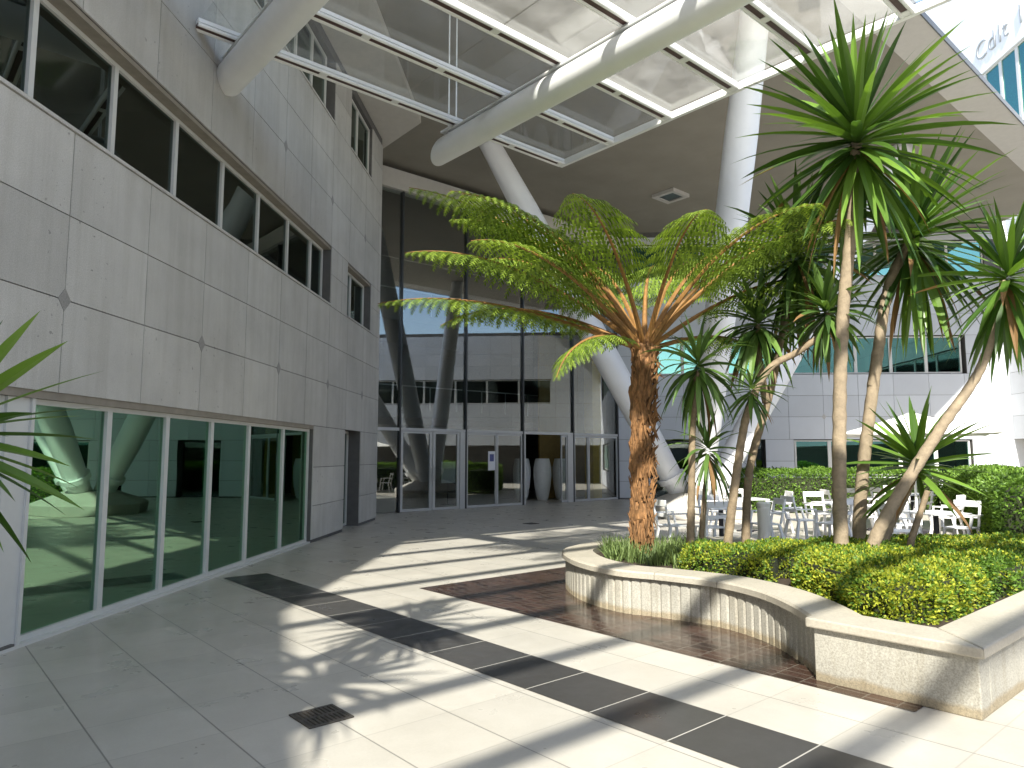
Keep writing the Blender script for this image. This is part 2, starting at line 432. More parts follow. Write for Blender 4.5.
# end wall
for z0, z1 in ((0.06, 2.30), (2.30, 4.90), (4.90, 7.22), (7.22, 10.40)):
    for x0, x1 in ((-1.4, -0.03), (-2.8, -1.4), (-4.2, -2.8)):
        pan.box(x0 + .006, x1 - .006, E_ + 0.0, E_ + 0.02, z0 + .006, z1 - .006)
wall.box(-6, -0.46, E_ - 0.3, E_ - 0.005, 0, 10.62)
wall.build('wall', M_JOINT, lb)
pan.build('stone_cladding', M_CLAD, lb)
# sill / head trims
tr = MB()
F.box(tr, Y0, 1.98, 4.905, 4.94, -0.42, 0.02); F.box(tr, 3.2, 5.35, 4.905, 4.94, -0.42, 0.02)
F.box(tr, Y0, 1.98, 8.955, 8.99, -0.42, 0.02); F.box(tr, 3.2, 5.2, 8.955, 8.99, -0.42, 0.02)
tr.build('window_sill', M_CLAD, lb)
tr = MB()
F.box(tr, Y0, 1.98, 6.14, 6.197, -0.45, -0.03); F.box(tr, 3.2, 5.35, 6.14, 6.197, -0.45, -0.03)
F.box(tr, Y0, 1.15, 2.23, 2.305, -0.45, -0.018)
tr.build('window_head', mat('brown_window_head', (0.27, 0.24, 0.20), 0.7), lb)
ed = [-17.2, -15.84, -14.48, -13.12, -11.76, -10.4, -9.1, -7.85, -6.61, -5.35, -4.03, -2.71, -1.40, -0.06, 1.2, 1.96]
window_run(F, lb, ed, 4.94, 6.14, 0.22, M_WIN)
window_run(F, lb, [3.22, 4.1, 5.33], 4.94, 6.14, 0.22, M_WIN)
window_run(F, lb, [-8.5, -7.1, -5.7, -4.3, -2.9, -1.5, -0.1, 0.8, 1.7], 8.99, 10.36, 0.16, M_WIN)
window_run(F, lb, [3.22, 4.05, 5.18], 8.99, 10.36, 0.12, M_WIN)
# ground floor sliding doors
gd = [-14.6, -13.3, -12.0, -10.7, -9.4, -8.1, -6.78]
window_run(F, lb, gd, 0.03, 2.23, 0.12, M_DOORG, M_FRAME, 0.12, 'glass_door')
pj = MB(); F.box(pj, -6.78, -6.45, 0.0, 2.228, -0.2, -0.06); F.box(pj, -6.51, -6.47, 0, 2.227, -0.058, -0.035); pj.build('door_jamb', M_FRAME, lb)
gd = [-6.45, -5.27, -4.09, -2.91, -1.66, -0.21, 1.14]
window_run(F, lb, gd, 0.03, 2.23, 0.12, M_DOORG, M_FRAME, 0.085, 'glass_door')
th = MB(); F.box(th, -14.6, 1.15, 0.0, 0.03, -0.30, -0.02); th.build('door_track', M_FRAME, lb)
# recessed doorway between the piers
window_run(F, lb, [3.28, 4.62], 0.02, 2.30, 0.34, M_WIN, M_FRAME, 0.1, 'glass_door')
# rooms behind the glass
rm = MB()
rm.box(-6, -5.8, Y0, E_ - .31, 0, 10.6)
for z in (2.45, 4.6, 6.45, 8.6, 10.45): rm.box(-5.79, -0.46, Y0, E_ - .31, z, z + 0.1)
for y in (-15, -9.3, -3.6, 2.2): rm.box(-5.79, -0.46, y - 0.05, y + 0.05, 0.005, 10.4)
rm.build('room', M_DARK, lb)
ev = MB()
ev.prism([(-6, Y0), (7.0, Y0), (0.35, -16.6), (0.35, -5), (1.25, -5), (1.25, 5.4), (-0.25, 7.05), (-6, 7.05)], 10.63, 10.80)  # out-of-view end flares outward, shaped to shade the near paving
ev.build('eave_and_shade_flare', M_EAVE, lb)

# ------------------------------------------------------------------ BACK BUILDING
bb = empty('clad_building', (4.2, 28.4, 0), RZ, 'white panelled building with teal ribbon windows behind the terrace', 'building')
F = Face('back')
wall = MB(); pan = MB(); dia = MB()
W = 15.25
def bandb(s0, s1, z0, z1): F.box(wall, s0, s1, z0, z1, -0.4, -0.022)
ZR = [2.35, 3.24, 4.08, 4.92]
bandb(0, W, 2.35, 4.92); bandb(0, 1.3, 4.92, 6.45); bandb(13.66, W, 4.92, 6.45); bandb(0, W, 6.45, 8.85); bandb(0, W, 10.3, 11.5)
bandb(3.1, 5.4, 0, 2.35); bandb(5.8, 6.9, 0, 2.35); bandb(0, 1.3, 0, 2.35); bandb(13.7, W, 0, 2.35); bandb(6.9, 13.7, 0, 0.9); bandb(0, 0.6, 8.85, 10.3); bandb(14.6, W, 8.85, 10.3)
F.panels(pan, 0, W, ZR, 1.3, ST); F.panels(pan, 0, 1.3, [4.92, 5.7, 6.45], 0, 9); F.panels(pan, 13.66, W, [4.92, 5.7, 6.45], 0, 99)
F.panels(pan, 0, W, [6.45, 7.3, 8.05, 8.85], 1.3, ST)
m = MB(); F.panels(m, 0, W, [10.3, 10.6], 1.3, ST); m.build('parapet_cladding', M_CLADW, bb)
for a, b in ((0, 1.3), (3.1, 5.4), (5.8, 6.9), (13.7, W)): F.panels(pan, a, b, [0.05, 0.7, 1.5, 2.35], a, 1.2)
F.panels(pan, 6.9, 13.7, [0.05, 0.9], 6.9, ST)
for k in range(0, 6):
    dia = MB(); F.diamond(dia, 1.3 + ST * (2 * k + 1), 3.24, 0.115, 0.004); dia.build('diamond_inlay', M_CLAD, bb)
wall.build('wall', M_JOINT, bb); pan.build('stone_cladding', M_CLADW, bb)
window_run(F, bb, [1.3, 2.66, 4.02, 5.38, 6.74, 8.1, 9.46, 10.82, 12.18, 13.54], 4.95, 6.42, 0.14, M_TEAL, M_FRAME, 0.12)
window_run(F, bb, [6.95, 8.3, 9.65, 11.0, 12.35, 13.65], 0.95, 2.32, 0.14, M_TEAL, M_FRAME, 0.14)
window_run(F, bb, [0.7 + 1.39 * i for i in range(11)], 8.88, 10.27, 0.14, M_TEAL, M_FRAME, 0.1)
window_run(F, bb, [1.32, 3.08], 0.03, 2.30, 0.3, M_WIN, M_FRAMED, 0.1, 'glass_door')
window_run(F, bb, [5.42, 5.78], 0.03, 2.30, 0.3, M_WIN, M_FRAMED, 0.06, 'glass_door')
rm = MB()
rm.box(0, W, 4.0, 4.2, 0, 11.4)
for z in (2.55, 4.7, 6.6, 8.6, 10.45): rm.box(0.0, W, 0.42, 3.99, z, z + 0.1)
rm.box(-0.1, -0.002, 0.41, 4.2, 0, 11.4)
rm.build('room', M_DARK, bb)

# ------------------------------------------------------------------ RIGHT WING (low) and TOWER
rw = empty('low_wing', (19.4, 27.5, 0), RZ, 'low white panelled wing closing the right side of the terrace', 'building')
F = Face('right')
wall = MB(); pan = MB()
def bandw(s0, s1, z0, z1): F.box(wall, s0, s1, z0, z1, -0.5, -0.022)
bandw(-36, 0, 2.35, 4.92); bandw(-36, 0, 6.45, 9.2); bandw(-3.0, 0, 4.92, 6.45); bandw(-36, -33, 4.92, 6.45)
F.panels(pan, -36, 0, [2.35, 3.24, 4.08, 4.92], 0, ST); F.panels(pan, -36, 0, [6.45, 7.3, 8.05, 9.2], 0, ST); F.panels(pan, -3.0, 0, [4.92, 5.7, 6.45], 0, ST)
F.box(wall, -36, 0, 0, 2.35, -2.2, -2.0)
wall.box(0.5, 2.0, -36, 0, 2.30, 2.40)
wall.box(0.02, 9, -36, 0, 9.2, 9.4)
wall.build('wall', M_JOINT, rw); pan.build('stone_cladding', M_CLADW, rw)
window_run(F, rw, [-33 + 2.0 * i for i in range(16)], 4.95, 6.42, 0.14, M_WIN, M_FRAME, 0.12)
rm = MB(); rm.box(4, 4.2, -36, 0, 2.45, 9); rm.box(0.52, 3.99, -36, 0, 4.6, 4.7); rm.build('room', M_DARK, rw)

tw = empty('tall_wing', (19.4, 27.5, 0), RZ, 'tall pale building with teal glass and a lettered parapet above the roof edge', 'building')
wall = MB(); wall.box(0.0, 9, 0.02, 26, 0, 12.0); wall.box(0.0, 9, -2.6, 26, 17.42, 23.0); wall.box(0.35, 9, -2.6, 26, 12.01, 17.41)
wall.build('wall', mat('pale_blue_white_render', (0.80, 0.82, 0.84), 0.6, 0.03), tw)
window_run(F, tw, [-2.6 + 1.0 * i for i in range(12)], 12.02, 17.40, 0.12, M_TEAL, M_FRAME, 0.16)
x_ = 0.0
for ch, wd in (('C', 0.82), ('d', 0.66), ('l', 0.3), ('t', 0.42), (' ', 0.55), ('l', 0.3)):
    if ch != ' ':
        cur = bpy.data.curves.new('lettering', 'FONT'); cur.body = ch; cur.size = 1.1; cur.extrude = 0.02; cur.offset = -0.014
        fo = bpy.data.objects.new('lettering_source', cur); COL.objects.link(fo)
        me = bpy.data.meshes.new_from_object(fo.evaluated_get(bpy.context.evaluated_depsgraph_get())); bpy.data.objects.remove(fo)
        me.materials.append(M_SIGN)
        lo = bpy.data.objects.new('sign_letter', me); COL.objects.link(lo); lo.parent = tw
        lo.rotation_euler = (R(90), 0, R(-90)); lo.location = (-0.03, 0.7 - x_, 18.0)
    x_ += wd

# ------------------------------------------------------------------ ENTRANCE CURTAIN WALL
ent = empty('glass_entrance', AB(0, 18.6), PH, 'tall dark glass entrance facade with glazed doors in the corner', 'facade')
F = Face('back')
mu = [9.1, 11.67, 14.2, 16.73, 19.26, 21.8]
for a in mu[1:]:
    m = MB(); F.box(m, a - 0.03, a + 0.03, 0, 10.0, -0.16, 0.03); m.build('mullion', M_FRAMED, ent)
m = MB()
for a, b in zip(mu[:-1], mu[1:]): F.box(m, a + 0.031, b - 0.031, 2.47, 2.56, -0.10, 0.02)
m.build('transom', M_SILVER, ent)
m = MB(); F.box(m, 8.6, 22.2, 10.0, 10.61, -0.3, 0.12); m.build('head_beam', M_SOFTRIM, ent)
for a, b in zip(mu[:-1], mu[1:]):
    m = MB(); F.box(m, a + 0.031, b - 0.031, 2.561, 9.999, -0.05, -0.035); m.build('pane', M_ENTG, ent)
def leaf_door(a, b, fw, nm='door', hz=True):
    m = MB()
    F.box(m, a, a + fw, 0.01, 2.46, -0.06, 0.0); F.box(m, b - fw, b, 0.01, 2.46, -0.06, 0.0)
    F.box(m, a + fw, b - fw, 0.01, 0.09, -0.06, 0.0); F.box(m, a + fw, b - fw, 2.40, 2.46, -0.06, 0.0)
    d = m.build(nm, M_SILVER, ent)
    p = MB(); F.box(p, a + fw, b - fw, 0.09, 2.40, -0.04, -0.028); p.build('pane', M_ENTG, d)
    return d
def post(a, b):
    m = MB(); F.box(m, a, b, 0, 2.465, -0.12, 0.02); m.build('door_post', M_SILVER, ent)
p = MB(); F.box(p, 9.1, 11.64, 0.02, 2.47, -0.04, -0.028); p.build('pane', M_ENTG, ent)
leaf_door(11.70, 12.88, 0.10); leaf_door(12.90, 13.95, 0.10); post(13.96, 14.165)
leaf_door(14.24, 15.52, 0.05); leaf_door(15.54, 16.69, 0.05)
post(16.77, 16.83); leaf_door(18.62, 18.92, 0.04); post(18.94, 19.225)
leaf_door(19.30, 20.08, 0.05); leaf_door(20.10, 21.76, 0.05)
m = MB(); F.box(m, 15.17, 15.47, 1.22, 1.86, -0.027, -0.022); nt_ = m.build('notice', M_PAPER, ent)
m = MB(); F.box(m, 15.23, 15.41, 1.52, 1.76, -0.0215, -0.019); m.build('notice_print', M_INK, nt_)
for k in range(2):
    m = MB(); a = 12.83 if k == 0 else 12.95
    m.tube([F.pt(a, 0.9, 0.045), F.pt(a, 1.35, 0.045)], 0.013, 8); m.build('door_handle', M_SILVER, ent)

# lobby behind it
lob = empty('lobby_interior', AB(0, 18.6), PH, 'dim lobby behind the entrance glass with dark walls and gallery', 'room')
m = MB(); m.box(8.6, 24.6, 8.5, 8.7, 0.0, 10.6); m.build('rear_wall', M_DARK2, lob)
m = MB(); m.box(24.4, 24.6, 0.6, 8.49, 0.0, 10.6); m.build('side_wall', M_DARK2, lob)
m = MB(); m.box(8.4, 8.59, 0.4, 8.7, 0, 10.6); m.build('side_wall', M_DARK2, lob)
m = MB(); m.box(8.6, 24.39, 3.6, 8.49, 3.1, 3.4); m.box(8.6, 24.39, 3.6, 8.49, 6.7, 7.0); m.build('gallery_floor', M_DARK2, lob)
m = MB()
for z in (4.3, 7.9): m.box(8.6, 24.39, 3.62, 3.66, z - 0.04, z)
for i in range(13):
    for z in (3.4, 7.0): m.box(9 + i * 1.25, 9.03 + i * 1.25, 3.62, 3.66, z, z + 0.86)
m.build('gallery_railing', M_SILVER, lob)
m = MB(); m.box(19.6, 22.6, 2.2, 2.3, 0, 6.6); m.build('timber_panel', mat('ochre_timber', (0.30, 0.19, 0.06), 0.6), lob)
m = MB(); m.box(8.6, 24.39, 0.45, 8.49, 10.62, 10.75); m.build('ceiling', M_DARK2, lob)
m = MB(); m.box(20.72, 21.22, 0.35, 0.8, 0, 6.2); o = m.build('square_pillar', M_YELLOW); o.location = AB(0, 18.6); o.rotation_euler = (0, 0, PH)
tag(o, 'ochre painted square pillar just inside the last entrance pane', 'pillar')
# the pillar keeps clear of gallery slabs
vase_prof = [(0.17, 0), (0.23, 0.12), (0.31, 0.55), (0.345, 0.95), (0.34, 1.25), (0.29, 1.5), (0.26, 1.6), (0.22, 1.6), (0.24, 1.4), (0.2, 0.9), (0.05, 0.85)]
for a, b, l in ((18.45, 20.6, 'tall white vase half hidden by the door post inside the open doorway'),
                (18.98, 20.0, 'tall white vase standing fully in view in the open doorway'),
                (20.0, 20.0, 'tall white vase beside the slid back door leaf')):
    m = MB(); m.lathe(vase_prof); o = m.build('vase', M_VASE, smooth=True); o.location = AB(a, b, 0.002)
    tag(o, l, 'vase', 'white vases in the lobby')
t = empty('notice_stand', AB(14.95, 20.6), PH, 'pale notice board on a thin stand inside the lobby', 'notice board')
m = MB(); m.box(-0.3, 0.3, -0.015, 0.015, 0.75, 1.5); m.build('board', M_PAPER, t)
m = MB(); m.tube([(0, 0.03, 0.02), (0, 0.03, 0.8)], 0.02, 8); m.box(-0.2, 0.2, -0.12, 0.18, 0, 0.02); m.build('stand', M_FRAMED, t)

# ------------------------------------------------------------------ ROOF OVER THE FORECOURT
rf = empty('forecourt_roof', AB(0, 4.9, 10.62), PH, 'wide flat roof with beige soffit over the entrance court', 'roof')
def end_a(b):   # the roof stops at the wing wall
    return (19.28 + 0.657 * (4.9 + b)) / 0.754 - 0.045 * b
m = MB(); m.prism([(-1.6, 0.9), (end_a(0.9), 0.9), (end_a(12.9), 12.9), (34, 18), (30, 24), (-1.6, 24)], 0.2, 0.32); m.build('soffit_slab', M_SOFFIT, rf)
m = MB(); m.prism([(-1.6, 0.0), (end_a(0), 0), (end_a(0.899), 0.899), (-1.6, 0.899)], 0.19, 0.33); m.build('edge_beam', M_SOFTRIM, rf)
m = MB(); m.box(-1.6, end_a(0) - 0.02, -0.03, -0.002, 0.17, 0.31); m.build('edge_flashing', M_FRAMED, rf)
m = MB()
q = 0.46
for (x0, x1, y0, y1) in ((-q, q, -q, -q + .14), (-q, q, q - .14, q), (-q, -q + .14, -q + .14, q - .14), (q - .14, q, -q + .14, q - .14)):
    m.box(x0, x1, y0, y1, 0.08, 0.198)
cl = m.build('ceiling_light', M_SOFTRIM, rf); cl.location = (20.0, 9.6, 0)
m = MB(); m.box(-0.31, 0.31, -0.31, 0.31, 0.12, 0.19); m.build('lamp_recess', M_FRAMED, cl)

# ------------------------------------------------------------------ V COLUMNS
cx, cy = 5.25, 20.5
vc = empty('column_cluster', (cx, cy, 0), 0, 'white splayed tubular column cluster on a low stone plinth holding the roof', 'column')
m = MB(); n = 20
m.lathe([(1.55, 0), (1.6, 0.30), (1.5, 0.36), (0.75, 0.66), (0.55, 0.7)], seg=8)
o = m.build('plinth', M_PLINTH, vc, bevel=0.02)
for tx, ty in ((-0.76 - cx, 19.6 - cy), (5.0 - cx, 13.7 - cy), (11.6 - cx, 20.2 - cy)):
    v = Vector((tx, ty, 10.2)); d = Vector((tx, ty, 0)).normalized()
    p0 = Vector((d.x * 0.35, d.y * 0.35, 0.45)); p1 = Vector((tx, ty, 10.84))
    m = MB(); m.tube([p0 + (p1 - p0) * f for f in (0, 0.05, 0.2, 0.5, 0.8, 0.97, 1)], [0.28, 0.31, 0.36, 0.38, 0.36, 0.3, 0.3], 28)
    lg = m.build('leg', M_COLUMN, vc, smooth=True)
    m = MB(); f0 = 0.055; m.tube([p0 + (p1 - p0) * f0, p0 + (p1 - p0) * (f0 + 0.012)], 0.40, 28); m.build('base_flange', M_COLUMN, lg)
    m = MB(); m.tube([p0 + (p1 - p0) * 0.5, p0 + (p1 - p0) * 0.5015], 0.384, 28); m.build('weld_seam', M_FRAME, lg)

# ------------------------------------------------------------------ GLASS CANOPY
can = empty('glass_canopy', AB(0, 0, 7.5), PH, 'sloping white steel and glass canopy on tubular beams across the court', 'canopy')
def wall_a(b):   # where a line b = const meets the left façade
    # X = -4 + .0559 (Y-13)
    return (-4 - 0.0559 * 13 + 0.0559 * 0.754 * b + 0.657 * b) / (0.754 - 0.0559 * 0.657)
A1 = 9.62
bs = [9.5 - 1.265 * k for k in range(0, 14)]
for b in bs:
    a0 = wall_a(b) + 0.03
    m = MB()
    m.tube([(a0, b - 0.068, -0.10), (A1 - 0.05, b - 0.068, -0.10)], 0.028, 10)
    m.tube([(a0, b + 0.068, -0.10), (A1 - 0.05, b + 0.068, -0.10)], 0.028, 10)
    m.box(a0, A1 - 0.05, b - 0.085, b + 0.085, -0.068, -0.015)
    a = A1 - 0.1
    while a > a0:
        m.box(a - 0.06, a + 0.06, b - 0.055, b + 0.055, -0.115, -0.069); a -= 1.25
    pu = m.build('purlin', M_WHITE, can)
    m = MB(); m.box(a0, A1 - 0.06, b - 0.038, b + 0.038, -0.105, -0.0685); m.build('groove_seal', M_GROOVE, pu)
m = MB(); m.box(A1 - 0.035, A1 + 0.035, bs[-1], bs[0] + 0.075, -0.12, 0.0); m.build('edge_rail', M_WHITE, can)
for b0, b1 in zip(bs[1:], bs[:-1]):
    aa = max(wall_a(b0), wall_a(b1)) + 0.06
    m = MB()
    cuts = [A1 - 0.05]
    while cuts[-1] - 3.7 > aa: cuts.append(cuts[-1] - 3.7)
    cuts.append(aa)
    for p, q in zip(cuts[1:], cuts[:-1]): m.box(p + 0.01, q - 0.01, b0 + 0.02, b1 - 0.02, 0.0, 0.012)
    m.build('glass_pane', M_CANG, can)
for a, free in ((3.35, False), (7.1, True)):
    bend = 10.15 if free else (0.754 * a + 4 + 0.0559 * 13 - 0.0559 * 0.657 * a) / (0.657 + 0.0559 * 0.754) - 0.02
    m = MB()
    path = [(a, -6.8, -0.36), (a, bend, -0.36)]
    m.tube(path, 0.215, 32)
    if free:
        nv = 32
        vs = [list(p) for p in m.v]
        for i in range(nv, 2 * nv):   # slanted free end: the underside reaches further out
            vs[i][1] += -(vs[i][2] + 0.36) * 0.9 - 0.1
        m.v = [tuple(p) for p in vs]
    o = m.build('main_beam', M_WHITE, can, smooth=True)
    md = o.modifiers.new('split', 'EDGE_SPLIT'); md.split_angle = R(40)
    m = MB(); m.box(a - 0.16, a + 0.16, -6.8, bend - (0.5 if free else 0.2), -0.16, -0.137); m.build('top_plate', M_WHITE, o)
m = MB()
for da in (-0.08, 0.08): m.tube([(7.1 + da, 9.75, -0.2), (7.1 + da, 9.75, 3.3)], 0.013, 8)
m.box(6.95, 7.25, 9.6, 9.9, -0.13, -0.09)
m.build('hanger_rod', M_WHITE, can)

# ------------------------------------------------------------------ BUILDING BEHIND THE VIEWER (seen in the glass)
ob = empty('terrace_building', (10, -26, 0), 0, 'beige tiled building seen reflected in the entrance glass', 'building')
m = MB(); m.box(-40, 30, -6, 0, 0, 3.2); m.box(-40, 30, -6, 0, 4.9, 7.4); m.box(-40, 30, -6, 0, 9.2, 10.8)
for i in range(24): m.box(-40 + i * 3, -39 + i * 3, -5.9, -0.02, 3.2, 9.2)
m.build('wall', M_BRICK, ob)
m = MB(); m.box(-40, 30, -5.8, -0.4, 3.21, 4.89); m.box(-40, 30, -5.8, -0.4, 7.41, 9.19); m.build('window_band', M_FRAMED, ob)

# ------------------------------------------------------------------ PLANTER
def catmull(pts, n=14):
    out = []
    for i in range(len(pts) - 1):
        p0 = pts[max(i - 1, 0)]; p1 = pts[i]; p2 = pts[i + 1]; p3 = pts[min(i + 2, len(pts) - 1)]
        for k in range(n):
            t = k / n
            out.append(tuple(0.5 * ((2 * b) + (c - a) * t + (2 * a - 5 * b + 4 * c - d) * t * t + (3 * b - a - 3 * c + d) * t ** 3) for a, b, c, d in zip(p0, p1, p2, p3)))
    out.append(tuple(pts[-1]))
    return out
curve = catmull([(3.6, 11.1), (2.3, 10.95), (1.35, 10.5), (0.92, 10.05), (0.70, 9.5), (0.80, 8.65), (1.15, 7.98), (1.58, 7.68), (2.06, 7.27), (2.31, 6.75), (2.38, 6.2), (2.36, 5.66)], 40)
# resample evenly at 1 cm
def resample(pts, step):
    out = [Vector(pts[0])]; acc = 0.0; last = Vector(pts[0])
    for p in pts[1:]:
        p = Vector(p)
        while (p - last).length >= step:
            last = last + (p - last).normalized() * step; out.append(last.copy())
    out.append(Vector(pts[-1]))
    return out
cv = resample(curve, 0.011)
def offs(pts, d):
    out = []
    for i, p in enumerate(pts):
        t = (pts[min(i + 1, len(pts) - 1)] - pts[max(i - 1, 0)]).normalized()
        nrm = Vector((t.y, -t.x))      # to the right of travel
        out.append(p + nrm * d)
    return out
pl = empty('stone_planter', (2.3, 7.5, 0), 0, 'raised pale stone planter with fluted curved wall and square end block', 'planter')
O = Vector((2.3, 7.5))
groove = [(-0.014 if (i % 10) in (0,) else (-0.006 if (i % 10) in (1, 9) else 0.0)) for i in range(len(cv))]
# travel direction goes from the back round to the front block: outside lies to the right of travel
side = 1
mid_i = len(cv) * 2 // 3
tst = offs(cv, 1)[mid_i] - Vector((4.0, 8.5)); 
if tst.length < (cv[mid_i] - Vector((4.0, 8.5))).length: side = -1
nrms = [(q - p) for p, q in zip(cv, offs(cv, side))]
outer = [p + n * g_ for p, n, g_ in zip(cv, nrms, groove)]
inner = [p - n * 0.16 for p, n in zip(cv, nrms)]
m = MB(); N = len(cv)
vs = [(p.x - O.x, p.y - O.y, z) for z in (0.0, 0.395) for p in outer] + [(p.x - O.x, p.y - O.y, z) for z in (0.0, 0.395) for p in inner]
fs = []
for i in range(N - 1):
    fs += [(i, i + 1, N + i + 1, N + i), (2 * N + i + 1, 2 * N + i, 3 * N + i, 3 * N + i + 1), (N + i, N + i + 1, 3 * N + i + 1, 3 * N + i)]
m.add(vs, fs); m.build('fluted_wall', M_CONC, pl)
# coping over the curve
co = [p + n * 0.045 for p, n in zip(cv, nrms)]; ci = [p - n * 0.36 for p, n in zip(cv, nrms)]
ix = []; pos_ = 0
while pos_ < len(co) - 1:
    ix.append(pos_); pos_ += 8 if len(ix) % 9 else 0.55
ix.append(len(co) - 1)
def samp(L, f):
    i0 = int(f); return L[i0].lerp(L[min(i0 + 1, len(L) - 1)], f - i0)
co = [samp(co, f) for f in ix]; ci = [samp(ci, f) for f in ix]
n = len(co); m = MB()
vs = []
for p, q in zip(co, ci):
    d = (q - p).normalized()
    p2 = p + d * 0.02
    vs += [(p.x - O.x, p.y - O.y, 0.397), (p.x - O.x, p.y - O.y, 0.45), (p2.x - O.x, p2.y - O.y, 0.468), (q.x - O.x, q.y - O.y, 0.468), (q.x - O.x, q.y - O.y, 0.397)]
fs = []
for i in range(n - 1):
    if i % 9 == 8: continue                    # open joint between two coping stones
    if i % 9 == 0 and i: fs.append(tuple(i * 5 + k for k in range(5)))
    if i % 9 == 7 and i < n - 2: fs.append(tuple((i + 1) * 5 + k for k in (4, 3, 2, 1, 0)))
    for k in range(5):
        k2 = (k + 1) % 5
        fs.append((i * 5 + k, i * 5 + k2, (i + 1) * 5 + k2, (i + 1) * 5 + k))
fs += [(0, 1, 2, 3, 4), tuple((n - 1) * 5 + k for k in (4, 3, 2, 1, 0))]
m.add(vs, fs); m.build('curved_coping', M_COPE, pl)
# square end block and the straight side
c0 = Vector((2.31, 5.60)); bd = Vector((0.657, -0.754)); ad = Vector((0.754, 0.657))
c1 = c0 + bd * 1.10
def quad(m, p, q, th, z0, z1, inward):
    pts = [p, q, q + inward * th, p + inward * th]
    m.prism([(v.x - O.x, v.y - O.y) for v in pts], z0, z1)
m = MB(); quad(m, c0, c1, 0.20, 0, 0.395, ad); 
m.prism([(v.x - O.x, v.y - O.y) for v in (c1 + ad * 0.2005, c1 + ad * 5.2, c1 + ad * 5.2 - bd * 0.2, c1 + ad * 0.2005 - bd * 0.2)], 0, 0.395)
m.prism([(v.x - O.x, v.y - O.y) for v in (c1 + ad * 5.2005, c1 + ad * 5.2005 - bd * 2.6, c1 + ad * 5.0 - bd * 2.6, c1 + ad * 5.0 - bd * .21)], 0, 0.394)
m.build('block_wall', M_CONC, pl, bevel=0.008)
m = MB()
k0 = c0 - ad * 0.045 - bd * 0.045; k1 = c1 - ad * 0.045 + bd * 0.045
m.prism([(v.x - O.x, v.y - O.y) for v in (k0, k1, k1 + ad * 0.40 - bd * 0.40, k0 + ad * 0.40)], 0.397, 0.470)
k2 = k1 + ad * 5.4
m.prism([(v.x - O.x, v.y - O.y) for v in (k1 + ad * 0.004 + bd * 0, k2, k2 - bd * 0.40, k1 + ad * 0.404 - bd * 0.40)], 0.397, 0.4705)
m.build('block_coping', M_COPE, pl, bevel=0.012)
# soil
poly = [p - n * 0.165 for p, n in zip(cv[::12], nrms[::12])]
poly += [c0 + ad * 0.21, c1 + ad * 0.21 - bd * 0.21, c1 + ad * 5.1 - bd * 0.21, c1 + ad * 5.1 - bd * 2.7, Vector((5.0, 11.0))]
m = MB(); m.prism([(v.x - O.x, v.y - O.y) for v in poly], 0.30, 0.40); m.build('soil', M_SOIL, pl)

# ------------------------------------------------------------------ vegetation builders
def strap_leaf(mb, base, d0, L, w, grav, segs=6, mi=0, fold=0.25, deadtip=None, rng=random):
    p = Vector(base); d = Vector(d0).normalized()
    sd = d.cross(Vector((0, 0, 1)))
    if sd.length < 0.05: sd = Vector((rng.uniform(-1, 1), rng.uniform(-1, 1), 0))
    sd.normalize()
    a = rng.uniform(-0.5, 0.5)
    sd = (Matrix.Rotation(a, 3, d) @ sd)
    vs = []; st = L / segs
    prof = [0.55, 0.9, 1.0, 0.95, 0.75, 0.42, 0.0]
    for i in range(segs + 1):
        t = i / segs
        q = prof[min(6, int(round(t * 6)))] * w / 2
        up = sd.cross(d).normalized()
        vs += [p - sd * q + up * q * fold, p, p + sd * q + up * q * fold]
        d = (d + Vector((0, 0, -grav * st * (0.3 + t)))).normalized()
        sd = (sd - d * sd.dot(d)).normalized()
        p = p + d * st
    n0 = len(mb.v)
    mb.v += [tuple(v) for v in vs]
    for i in range(segs):
        k = n0 + i * 3
        mm = mi if not (deadtip is not None and i >= segs - 2) else deadtip
        mb.f += [(k, k + 1, k + 4, k + 3), (k + 1, k + 2, k + 5, k + 4)]; mb.m += [mm, mm]

def crown(parent, c, L, w, n, grav, elmin, elmax, dead=0.1, axis=(0, 0, 1), mats=None, seed=1):
    rng = random.Random(seed)
    mb = MB(); ax = Vector(axis).normalized(); c = Vector(c)
    qrot = Vector((0, 0, 1)).rotation_difference(ax)
    for i in range(n):
        t = (i + 0.5) / n                       # 0 = young inner leaves, 1 = old outer ones
        el = R(elmax + (elmin - elmax) * t ** 0.85 + rng.uniform(-9, 9))
        az = i * 2.39996 + rng.uniform(-0.25, 0.25)
        d = qrot @ Vector((math.cos(az) * math.cos(el), math.sin(az) * math.cos(el), math.sin(el)))
        base = c - ax * (0.28 * L * t) + d * 0.02
        isdead = t > 0.72 and rng.random() < dead * 3
        tip = 1 if (t > 0.45 and rng.random() < 0.06 + dead * 0.6) else None
        strap_leaf(mb, base, d, L * rng.uniform(0.8, 1.08) * (0.85 + 0.15 * min(1, t * 3)), w * rng.uniform(0.8, 1.1),
                   grav * (0.5 + t) + (1.6 * grav if isdead else 0), mi=1 if isdead else 0, deadtip=tip, rng=rng)
    return mb.build('crown', mats or [M_LEAFY, M_DEAD], parent, recalc=False)

def trunk(parent, path, r0, r1, bark, base, rings=14):
    pts = catmull(path, rings)
    n = len(pts)
    rad = [(r0 + (r1 - r0) * i / (n - 1)) * (1 + (0.05 if i % 2 else -0.03)) for i in range(n)]
    rad[0] *= 1.25
    m = MB(); m.tube([Vector(p) - Vector(base) for p in pts], rad, 12, jit=0.05)
    return m.build('trunk', bark, parent, smooth=True)

